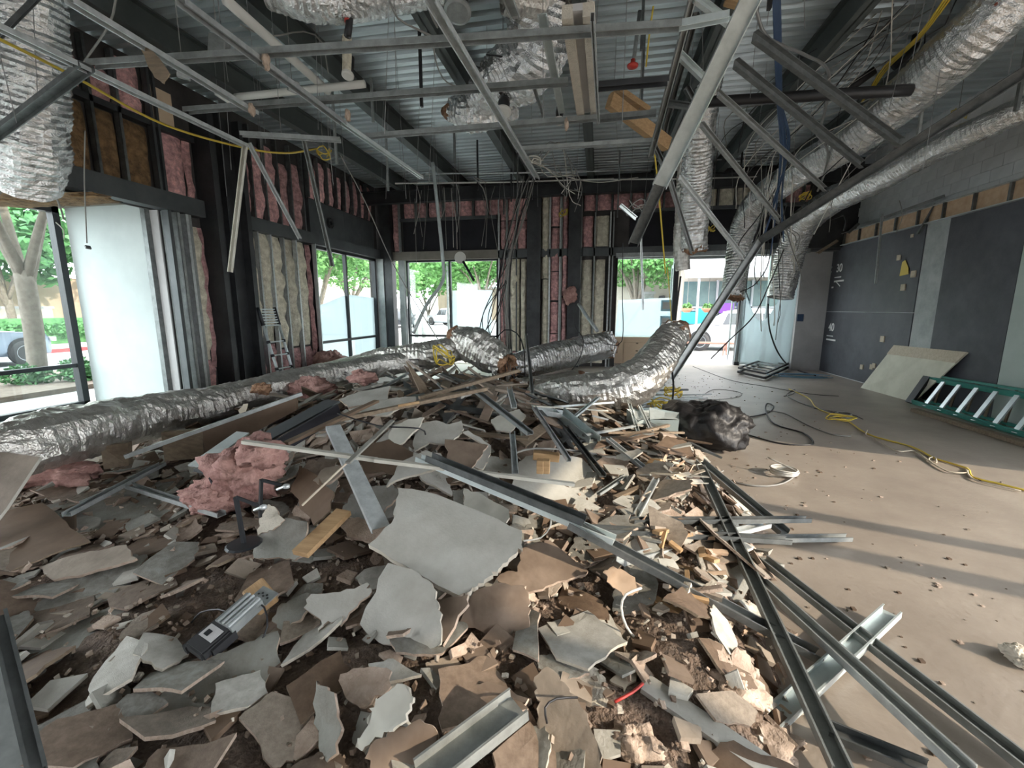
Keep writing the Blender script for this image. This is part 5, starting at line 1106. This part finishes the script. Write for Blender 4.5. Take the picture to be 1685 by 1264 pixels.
duct('flexible_duct','foil duct crossing the top edge of the picture',[D3(440,-30,4.0),D3(520,-8,4.1),D3(600,-12,4.2),D3(720,-35,4.3)],[.2,.2,.2,.2],'foil',26,.05,.04,.12,14)
duct('flexible_duct','dusty foil duct piece high at the top centre, left of the steel rack of lights',[D3(830,-15,4.5),D3(880,-5,4.6),D3(960,0,4.8)],[.18,.2,.18],'foil_dull',24,.05,.04,.2,15)
# ============================================================ CEILING GRID
def rail(label, a, b, w=.09, h=.04, m='galv_dull', roll=180, name='ceiling_track', group=None, kind='chan', up=(0,0,1)):
    return stick(name,label,'ceiling track',a,b,w,h,m,kind,roll,up,group)
ZG = 3.35
ALONG = [('leftmost',(-60,12),(402,236)),('second',(112,-6),(420,183)),('third',(296,-4),(565,200)),('rightmost, beside the round can light,',(708,-6),(884,292))]
for nm,a,b in ALONG: rail(nm+' lengthwise ceiling track, counted from the left',Zp(*a,ZG),Zp(*b,ZG),.065,.035,'galv')
rail('continuation of the third ceiling track beyond the paper tuft',Zp(565,200,ZG),Zp(694,290,ZG),.05,.035,'galv_bright')
ACR = [('nearest',(148,101),(1120,36)),('second',(305,178),(935,130)),('third',(396,217),(560,227)),('fourth',(604,221),(1060,184)),('fifth',(850,243),(1078,228))]
for nm,a,b in ACR: rail(nm+' crosswise ceiling track, counted from the camera',Zp(*a,ZG+.04),Zp(*b,ZG+.04),.07,.04,'galv_dull')
rail('upper right end of the nearest cross track',Zp(1118,36,ZG+.04),Zp(1200,20,ZG+.04),.06,.04,'galv_bright')
rail('short cross track right of the long light fitting, nearer',Zp(985,138,ZG),Zp(1100,128,ZG),.09,.04,'black_steel')
rail('short cross track right of the long light fitting, farther',Zp(985,192,ZG),Zp(1080,182,ZG),.07,.04,'galv_dark')
rail('perforated hanging strip right of the foil duct mass',Zp(892,22,ZG+.1),Zp(925,186,ZG+.1),.06,.02,'galv_bright')
rail('short perforated strip at the top centre',Zp(836,-5,ZG+.1),Zp(848,26,ZG+.1),.06,.02,'galv_dull')
rail('thin track next to the perforated strip',Zp(878,140,ZG+.2),Zp(895,190,ZG+.2),.03,.02,'galv')
rail('track carrying the left side of the long light fitting',Zp(975,20,ZG),Zp(985,196,ZG),.025,.05,'galv')
# the corner brace at the far left
rail('dark channel slanting up from the left edge to the grid corner',Yp(-30,235,3.2),Zp(142,104,ZG),.09,.04,'galv_dark')
rail('short channel crossing the top left corner',Yp(-10,60,2.9),Yp(60,-10,3.1),.05,.03,'galv_dark')
# fallen framing on the right
def Q(x,y,d): return Dp(x,y,d)
FR = [
('wide bright channel hanging diagonally at the upper right',(1248,-30,3.4),(1085,305,4.7),.155,.05,'galv_bright',0),
('lower end of the wide hanging channel, bent and dusty',(1085,303,4.7),(1042,400,5.3),.12,.05,'galv_dark',0),
('long dark sagging channel from the right edge down to the pole joint',(1730,90,4.2),(1250,396,6.6),.11,.06,'galv_dark',0),
('bright pole like channel from the joint down to the torn duct',(1250,396,6.6),(1102,622,6.6),.11,.06,'galv_dull',0),
('uppermost of the four dark studs between the wide channel and the sagging one',(1238,62,4.0),(1478,236,5.1),.10,.05,'galv_dark',0),
('second of the four dark studs hanging below the wide channel',(1207,106,4.2),(1415,272,5.4),.09,.05,'galv_dark',0),
('third of the four dark studs hanging below the wide channel',(1180,155,4.4),(1355,312,5.8),.06,.04,'galv_dull',0),
('fourth of the four dark studs, in front of the hanging duct',(1152,205,4.7),(1280,362,6.2),.06,.04,'galv_dull',0),
('stud slanting from the duct to the pole joint',(1117,292,5.0),(1222,424,6.4),.06,.04,'galv',0),
('steep stud left of the hanging duct',(1098,290,5.0),(1137,415,6.2),.05,.04,'galv',0),
('left rail of the fallen frame, running down left',(1137,0,3.6),(1070,256,4.8),.055,.04,'galv_dull',0),
('short rung at the top of the fallen frame',(1140,-2,3.6),(1212,52,3.9),.075,.04,'galv_bright',0),
('second rung of the fallen frame',(1112,88,4.0),(1165,140,4.2),.07,.04,'galv_bright',0),
('short horizontal rung of the fallen frame',(1088,170,4.4),(1138,178,4.4),.06,.04,'galv_dark',0),
('small stub hanging inside the fallen frame',(1127,145,4.3),(1142,172,4.4),.06,.04,'galv_dark',0),
('dark strut behind the fallen frame',(1145,20,4.4),(1090,220,5.6),.06,.04,'galv_dark',0),
('slender stud below the left rail of the fallen frame',(1072,235,4.8),(1098,290,5.2),.05,.04,'galv_dark',0),
('bent bright clip strip at the lower end of the wide channel',(1020,338,5.2),(1046,360,5.3),.05,.02,'galv_bright',0),
('pale strip hanging in front of the right back window',(1054,385,6.6),(1058,510,6.8),.03,.02,'galv',0),
('off white channel hanging in front of the dark column',(405,236,4.8),(380,448,5.0),.05,.03,'pale_face',0),
('channel slanting down right from the grid corner, left',(410,235,4.8),(494,392,5.6),.045,.03,'galv',0),
('channel hanging down towards the plastic covered left window',(500,226,5.2),(548,438,6.2),.05,.03,'galv_dull',0),
('narrow steel strip hanging before the charcoal wall',(1451,352,8.5),(1440,467,8.5),.04,.02,'galv',0),
('bent brace on the broken soffit, left',(1395,383,8.9),(1413,367,8.7),.05,.03,'galv_dark',0),
('bent brace on the broken soffit, middle',(1455,358,8.2),(1555,322,7.6),.05,.03,'galv_dark',0),
('bent brace on the broken soffit, right',(1510,385,7.9),(1540,335,7.6),.06,.03,'galv_dark',0),
('stub brace low on the broken soffit by the return wall',(1345,416,9.8),(1378,395,9.3),.06,.03,'wood_dull',0),
]
for lb,a,b,w_,h_,m_,ro in FR: stick('fallen_channel',lb,'steel channel',Q(*a),Q(*b),w_,h_,m_,'chan',ro,up=(.2,-1,.1))
# black pipe rail on the upper right wall, white conduits, sprinkler pipes
def pipe(name,label,cat,pts,rr,m,n=10,step=.3): o = MB().tube(spline(pts,step),rr,n).build(name,m,None,True); recenter(o); return tag(o,label,cat)
pipe('white_pipe','white plastic pipe slanting back under the deck, upper left','pipe',[Zp(372,0,4.2),Zp(540,150,4.2)],.045,'disc_white')
pipe('white_pipe','white plastic pipe running across behind the grid, left','pipe',[Zp(388,160,4.1),Zp(600,138,4.1)],.04,'disc_white')
pipe('white_pipe','short white pipe elbow left of the cross pipe','pipe',[Zp(356,152,4.1),Zp(384,170,4.0)],.035,'disc_white')
pipe('sprinkler_pipe','black vertical sprinkler pipe with red head, top left of centre','pipe',[Q(577,-20,4.2),Q(576,22,4.2),Q(572,60,4.2)],.035,'wire_black')
pipe('sprinkler_pipe','black sprinkler main along the ceiling above the fallen frame','pipe',[Yp(1160,168,6.0)+Vector((0,0,.0)),Yp(1500,148,6.0)],.06,'wire_black')
pipe('sprinkler_pipe','black sprinkler drop with hose by the thick foil duct','pipe',[Q(1518,-10,5.5),Q(1505,75,5.6),Q(1470,110,5.7)],.05,'wire_black')
pipe('insulated_pipe','black insulated pipe stub above the thick foil duct','pipe',[Q(1392,150,5.8),Q(1440,115,5.6)],.05,'wire_black')
pipe('sprinkler_pipe','dark sprinkler drop left of the orange beam','pipe',[Q(1053,18,4.2),Q(1042,105,4.3)],.02,'galv_dark')
pipe('pipe_bracket','thin black pipe with stand on the broken soffit','pipe',[Q(1316,383,9.6),Q(1388,354,9.2),Q(1389,380,9.2)],.02,'wire_black',8,.6)
for nm,p,d in (('red sprinkler head at the top left of centre',(570,32),4.2),('red sprinkler head on the drop by the long light fitting',(1041,107),4.25)):
    o = MB().lathe([(0,-.03),(.05,-.02),(.055,0),(.02,.02),(.02,.05),(0,.05)],12,tuple(Q(*p,d))).build('fire_sprinkler','red',None,True); recenter(o); tag(o,nm,'sprinkler')
# orange glulam beam stub
for lb,a,b,w_,h_ in (('orange brown timber beam hanging under the deck right of the light fitting',(1003,165,4.8),(1098,238,5.3),.15,.09),('narrow orange board hung behind the orange timber beam',(1012,152,4.9),(1060,185,5.1),.06,.2)):
    stick('timber_beam',lb,'beam',Q(*a),Q(*b),w_,h_,'wood','bar',up=(.2,-1,.1))
board('torn_cardboard','brown cardboard strip dangling from the second ceiling track','cardboard',[(226,66),(242,76),(262,95),(280,122),(270,138),(255,128),(240,100)],3.22,(.2,-2.5),.006,('wood_dull',)*3,seed=81)
block('wood_block','rounded orange timber end at the top right of the wide channel','wood block',Q(1204,8,3.9),(.14,.12,.2),'wood',(0,20,0))
# long light fitting
lf = tag(empty('light_fitting',(-.17,3.8,3.4)),'long unlit light fitting of two cream panels under the ceiling middle','light')
c = [Zp(924,32,3.4),Zp(978,26,3.4),Zp(985,190,3.4),Zp(950,196,3.4)]
def strip4(u0,u1,dz,m,nm):
    a = c[0].lerp(c[1],u0); b = c[0].lerp(c[1],u1); e = c[3].lerp(c[2],u1); f = c[3].lerp(c[2],u0); Z1 = Vector((0,0,dz)); Z2 = Vector((0,0,.08)); q = [a+Z1,b+Z1,e+Z1,f+Z1,a+Z2,b+Z2,e+Z2,f+Z2]
    return part(MB().add(q,[(3,2,1,0),(4,5,6,7),(0,1,5,4),(1,2,6,5),(2,3,7,6),(3,0,4,7)]).build(nm,m),lf)
strip4(0,.34,0,'gypsum_pale','cream_panel'); strip4(.34,.64,.04,'gray_wall','centre_channel'); strip4(.64,1,0,'gypsum_pale','cream_panel')
# discs and cans
def disc(label,p,d,rr,m='disc_white',axis=(0,-.4,-1),name='ceiling_light',cat='light',body=True):
    t = tag(empty(name,Q(*p,d)),label,cat); L = Q(*p,d)
    part(MB().lathe([(0,.012),(rr*.8,.012),(rr,0),(rr,-.02),(0,-.02)],24,tuple(L),0,axis).build('face_disc',m),t)
    if body: part(MB().lathe([(rr*.6,-.02),(rr*.75,-.12),(rr*.6,-.22),(0,-.22)],20,tuple(L),0,axis).build('housing','wire_black',None,True),t)
    return t
disc('small round white pendant disc under a dark can, upper left of centre',(572,125),4.4,.06)
part(MB().tube([Q(571,118,4.4),Q(571,60,4.35)],.045,12).build('can','batt_tan'),bpy.data.objects['ceiling_light'])
disc('round can light with pale inside near the top centre',(753,20),3.9,.12,'galv_dull')
disc('round white disc light hanging below the foil hood',(828,185),5.4,.10)
disc('round white plate hanging over the back window',(757,424),10.5,.14,'disc_white',(0,-1,0),'round_plate','disc',False)
pipe('dark_rod','dark rod slanting down from the round white plate','rod',[Q(762,430,10.4),Q(780,462,10.4)],.03,'frame_black')
disc('small cream disc at the far end of the long light fitting',(920,200),5.0,.06)
# bent conduit hanging before the back window
pipe('conduit','bent metal conduit hanging from the deck before the back window','conduit',[Q(712,268,8.4),Q(722,360,8.4),Q(728,420,8.4),Q(729,462,8.4),Q(703,500,8.2),Q(680,548,8.0)],.035,'galv_bright',8,.15)
pipe('conduit','thin bent conduit standing on the right back window side','conduit',[Q(952,500,8.0),Q(962,515,7.8),Q(983,545,7.4)],.03,'galv',8,.15)
# junction boxes dangling
for i,(p,d,s,lb) in enumerate((((360,95),3.9,.14,'grey sheet metal box hanging from the nearest cross track, upper left'),((302,130),3.9,.09,'small open box on a flex left of the hanging sheet metal box'),((481,152),4.8,.10,'small bracket box hanging in the dark upper left'),((1350,240),6.6,.13,'square junction box with flexible conduit near the thick foil duct'),((144,408),4.8,.05,'small dark clip box dangling before the white return panel'))):
    block('junction_box',lb,'electric box',Q(*p,d),(s,s*.8,s*(1.2 if i<4 else .4)),'galv_dull' if i < 4 else 'galv_dark',(12*i,8,20+15*i))
# ============================================================ WIRES OVERHEAD
r = random.Random(11)
cable([Dp(-20,55,3.0),Dp(120,125,3.6),Dp(270,205,4.4),Dp(400,243,5.0),Dp(470,252,5.6),Dp(520,245,6.2)],.012,'wire_yellow','yellow cable strung across the upper left corner')
cable([Dp(560,255,6.4),Dp(600,330,7),Dp(650,440,7.6),Dp(728,570,6.8),Dp(780,640,5.8)],.009,'wire_gray','dark cable slanting from the left grid down over the ducts')
tangle(Dp(532,255,6.3),.12,14,'wire_yellow',.008,'small yellow red cable knot at the end of the strung cable',sq=.8)
tangle(Dp(928,352,10.5),.12,16,'wire_yellow',.010,'yellow cable ball hanging before the pink batts',sq=1)
tangle(Dp(1578,190,5.9),.10,26,'wire_yellow',.007,'yellow cable ball hung on the right foil duct',sq=1)
tangle(Dp(1325,325,7.9),.11,20,'wire_yellow',.008,'yellow cable ball over the sagging channel',sq=1)
tangle(Dp(1170,378,8.2),.09,16,'wire_yellow',.008,'small yellow cable ball beside the hanging duct',sq=1)
tangle(Dp(730,592,6.3),.18,20,'wire_yellow',.010,'yellow cable bunch lying over the foil duct',sq=1.2)
cable([Dp(1075,230,6),Dp(1085,330,6.6),Dp(1095,450,7.2)],.012,'wire_yellow','yellow cable hanging left of the straight duct')
cable([Dp(1075,10,4.2),Dp(1068,60,4.4),Dp(1063,110,4.6)],.009,'wire_yellow','short yellow cable up at the right of the sprinkler drop')
for k in range(3): cable([Dp(1560+k*5,-10,4.4),Dp(1510+k*3,60,4.9),Dp(1455+k*4,110,5.5),Dp(1430+k*2,150,5.8),Dp(1418,168,6)],.011,'wire_yellow','yellow cable in the bundle running to the thick foil duct','cable','yellow bundle by the thick duct')
for k in range(6): cable([Dp(1272+k*2.2,-10,4.6),Dp(1275+k*2,80,5),Dp(1279+k*1.6,170,5.5),Dp(1284+k*3,240,5.9),Dp(1280+r.uniform(-25,12),330,6.8),Dp(1283+r.uniform(-40,8),r.uniform(360,430),7.2)],.011,'wire_blue','dark blue cable in the bundle hanging through the fallen frame','cable','dark blue cable bundle')
for k in range(22):
    x0 = r.uniform(1440,1600); y0 = r.uniform(-15,20); x3 = r.uniform(1200,1400); y3 = r.uniform(150,330); xm = (x0+x3)/2+r.uniform(-40,40); ym = (y0+y3)/2+r.uniform(-10,50)
    cable([Dp(x0,y0,4.6+r.random()),Dp(xm,ym,5.6),Dp(x3,y3,6.6),Dp(x3-r.uniform(5,30),y3+r.uniform(30,90),7)],r.uniform(.004,.008),('wire_white','wire_gray','wire_black')[k%3],('pale','mid grey','dark')[k%3]+' thin cable of the upper right fan, '+('near the fallen frame' if x3 < 1300 else 'near the thick foil duct'),'cable','loose cable fan upper right')
for k in range(18):
    x0 = r.uniform(1250,1310); y0 = r.uniform(250,340); x3 = r.uniform(1215,1330); y3 = r.uniform(400,560)
    cable([Dp(x0,y0,7.2),Dp((x0+x3)/2+r.uniform(-14,14),(y0+y3)/2,7.6),Dp(x3+r.uniform(-6,6),y3-25,8),Dp(x3,y3,8.2)],r.uniform(.006,.011),r.choice(('wire_gray','wire_black','wire_white')),'grey brown cable hanging down before the door film','cable','cables hanging before the door film')
cable([Dp(1340,215,6.2),Dp(1362,250,6.5),Dp(1355,290,6.8),Dp(1345,315,7)],.016,'wire_steel','ribbed metal flex arching by the square junction box')
cable([Dp(1240,0,4.2),Dp(1262,60,4.5),Dp(1320,88,4.9),Dp(1362,115,5.3),Dp(1360,170,5.7),Dp(1345,225,6.2)],.018,'wire_steel','braided metal conduit curving behind the fallen frame')
cable([Dp(1640,5,4.2),Dp(1575,75,4.8),Dp(1520,145,5.4),Dp(1460,190,6)],.010,'rust','dark red cable strapped along the thick foil duct')
cable([Dp(1290,410,7.4),Dp(1265,470,7.6),Dp(1240,520,7.8),Dp(1200,560,7.8),Dp(1170,590,7.6)],.012,'wire_black','dark cable arcing from the door film towards the heap')
cable([Dp(1218,480,8),Dp(1240,470,8),Dp(1262,440,8),Dp(1270,400,7.8)],.010,'wire_black','dark cable loop in front of the open door')
cable([Dp(1120,455,6.5),Dp(1112,520,6.4),Dp(1106,600,6.2),Dp(1108,640,6),Dp(1102,700,5.6)],.014,'wire_black','thick black cable hanging down to the heap beside the metal boxes')
cable([Dp(1025,400,6.6),Dp(1024,480,6.8),Dp(1023,562,7),Dp(995,566,7.2)],.007,'wire_black','thin black wire hanging plumb before the knee board')
cable([Dp(1098,440,7),Dp(1103,500,7.1),Dp(1108,575,7)],.008,'wire_yellow','thin yellow wire before the door post')
for k in range(12):
    x0 = 870+r.uniform(-12,14); x3 = r.uniform(822,845); cable([Dp(x0,290,8.2),Dp((x0+x3)/2+r.uniform(-8,4),370,8.0),Dp(x3,450,7.6),Dp(x3+r.uniform(-6,8),560,7.0),Dp(x3+r.uniform(-6,12),r.uniform(610,680),6.4)],.011 if k%2 else .006,r.choice(('wire_black','wire_gray','wire_gray')),('thick ' if k%2 else 'slim ')+'cable of the bundle falling from the grid end to the ducts','cable','central falling cable bundle')
for k in range(6):
    cable([Dp(r.uniform(820,835),r.uniform(430,470),7.4),Dp(r.uniform(790,822),520,7.2),Dp(r.uniform(780,820),580,6.9),Dp(r.uniform(800,870),620,6.6)],.008,'wire_black','dark loop of cable hanging over the torn duct end','cable','cable loops over the torn duct end')
cable([Dp(815,560,6.9),Dp(830,543,6.9),Dp(850,548,6.9),Dp(862,575,6.9),Dp(864,640,6.6)],.01,'wire_black','black cable hoop standing over the ducts')
cable([Dp(960,400,8.5),Dp(955,470,8.2),Dp(945,530,7.8),Dp(960,560,7.6),Dp(948,600,7.2),Dp(905,640,6.6)],.007,'wire_black','thin cable curling down past the dark right column')
cable([Dp(140,215,4.4),Dp(139,300,4.6),Dp(143,400,4.8)],.006,'wire_gray','wire holding the small dark clip box by the return panel')
cable([Dp(192,-10,3.4),Dp(180,40,3.6),Dp(140,100,3.9),Dp(120,135,4)],.009,'wire_gray','grey cable sweeping down at the upper left track corner')
cable([Dp(30,200,4.4),Dp(70,290,4.8),Dp(95,330,5),Dp(105,362,5.1)],.01,'wire_gray','grey flex hanging at the top of the big left window')
cable([Dp(92,366,5.1),Dp(104,378,5.1),Dp(105,392,5.1)],.006,'wire_white','pale wire tail beside the big left window')
cable([Dp(395,40,4.2),Dp(440,60,4.4),Dp(500,52,4.6),Dp(530,70,4.8),Dp(540,120,5.2)],.008,'wire_gray','grey cable arching between the tracks, upper left')
cable([Dp(640,0,3.9),Dp(655,30,4),Dp(680,45,4.1),Dp(712,60,4.2)],.010,'wire_gray','grey cable bent over the nearest cross track')
cable([Dp(700,0,3.9),Dp(712,30,4),Dp(720,45,4.1)],.010,'wire_gray','grey cable stub beside the can light')
cable([Dp(710,60,4.2),Dp(720,110,4.6),Dp(735,135,5),Dp(755,142,5.4),Dp(780,138,5.6)],.008,'wire_gray','grey cable dropping to the foil hood')
cable([Dp(800,90,5),Dp(840,95,5),Dp(868,100,5),Dp(820,135,5.3),Dp(790,112,5.4),Dp(770,105,5.4)],.009,'wire_black','dark flex looped over the foil duct mass')
cable([Dp(885,270,7.6),Dp(930,290,7.8),Dp(985,300,8),Dp(1050,292,8.2)],.008,'wire_white','light cable strung from the grid end to the right')
for k in range(9):
    cable([Dp(885+r.uniform(-5,5),265+r.uniform(-8,8),7.2),Dp(900+r.uniform(0,30),250+r.uniform(-20,40),7.4),Dp(930+r.uniform(-10,30),290+r.uniform(-10,40),7.8),Dp(935+r.uniform(-15,35),r.uniform(310,370),8.2)],.007,r.choice(('wire_gray','wire_white')),'short cable curling out at the end of the long track','cable','cables at the end of the long track')
tangle(Dp(882,268,6.6),.12,16,'wire_white',.012,'bright crumpled wire knot at the end of the long track',sq=.8)
tangle(Dp(1052,352,5.4),.16,12,'wire_gray',.007,'grey wire loop round the lower end of the wide channel',sq=1.4)
cable([Dp(800,300,8.6),Dp(780,292,8.6),Dp(795,310,8.8),Dp(805,350,9)],.012,'wire_gray','grey cable hoop by the back wall header')
for k in range(14):
    x = r.uniform(665,830); y0 = r.uniform(295,330); cable([Dp(x,y0,10.5),Dp(x+r.uniform(-8,8),y0+35,10.6),Dp(x+r.uniform(-10,10),y0+r.uniform(60,110),10.7)],.007,r.choice(('wire_gray','wire_white','wire_gray')),'loose wire end hanging over the dark recess of the back wall','cable','wire ends over the dark recess')
for lb,x,y in (('left',1392,265),('middle',1480,330),('right',1580,300)):
    cable([Dp(x,y,7.4),Dp(x+5,y+25,7.4),Dp(x-6,y+55,7.4)],.006,'wire_gray',lb+' one of three grey wires hanging against the upper right wall')
for i,(x,y0,y1,d) in enumerate(((345,130,205,4.6),(1556,200,265,6.6),(1345,340,400,9))): pass
# conduits near the back, white lines
for k,(y,a,b) in enumerate(((298,650,1010),(282,700,1100),(292,960,1330),(262,1000,1300),(246,560,760))):
    o = MB().tube([Dp(a,y+4,9.6),Dp((a+b)/2,y+2,9.9),Dp(b,y-4,10.2)],.016,6).build('conduit','disc_white' if k%2==0 else 'galv',None,True); recenter(o)
    tag(o,('lowest','second lowest','right hand','upper right','upper left')[k]+' thin horizontal conduit strung before the back wall','conduit')
# hanger wires
hw = MB().tube([(0,0,0),(0,0,-1)],.0035,4).mesh('hanger_wire','wire_steel'); n_h = 0
for i in range(84):
    x = r.uniform(-5.5,4.8); y = r.uniform(2.6,11.6); L = r.uniform(.7,2.0)
    o = ob('hanger_wire',hw); o.location = (x,y,ZC-.02); o.scale = (1,1,L); o.rotation_euler = (r.gauss(0,.05),r.gauss(0,.05),0)
    zn = ('near the left wall','left of the ceiling middle','right of the ceiling middle','over the open right floor')[min(3,int((x+5.5)/2.6))]; zf = 'nearest the camera' if y < 5 else 'midway back' if y < 8.3 else 'close to the back wall'
    tag(o,'thin straight hanger wire '+zn+', '+zf,'wire','hanger wires '+zn+', '+zf)
for k,(p,d) in enumerate((((757,412),10.5),((360,85),3.9),((302,122),3.9),((481,145),4.8),((1350,230),6.6),((532,250),6.3),((928,345),10.5),((1578,180),5.9),((1325,318),7.9),((1170,370),8.2),((828,178),5.4),((753,14),3.9),((920,196),5.0),((938,470),12.1),((1052,180),5.0))):
    q = Q(*p,d); o = MB().tube([q,(q.x,q.y,ZC)],.004,4).build('hanger_wire','wire_gray'); recenter(o); tag(o,('hanger wire holding up the '+('round white plate','grey sheet metal box','small open box','small bracket box','square junction box','yellow red cable knot','cable ball before the pink batts','cable ball on the right duct','cable ball over the sagging channel','small cable ball by the duct','white disc below the foil hood','round can light','small cream disc','pink tuft by the batts','orange timber beam')[k]),'wire')
for i in range(16):
    x = r.uniform(-4.5,4.2); y = r.uniform(4.5,11.2); L = r.uniform(.6,1.5)
    o = MB().bar((0,0,0),(0,0,-L),.04,.03).build('hanger_rod',r.choice(('wire_black','galv_dark','galv_dull'))); o.location = (x,y,ZC-.05)
    tag(o,'dark threaded rod or strap hanging from the deck','rod','hanger rods under the deck')
# paper tufts stuck on the tracks
for i,(p,lb) in enumerate((((438,100),'on the third track where it meets the nearest cross track'),((414,180),'at the end of the second track'),((572,190),'at the joint of the third track'),((932,205),'below the small cream disc'))):
    clump('torn tan paper tuft '+lb,Zp(*p,ZG-.03),(.02,.03,.05),20+i,'gypsum')
clump('ceiling scrap of pink and brown wool above the big left window',Q(80,330,5.6),(.9,.25,.04),31,'batt_brown')
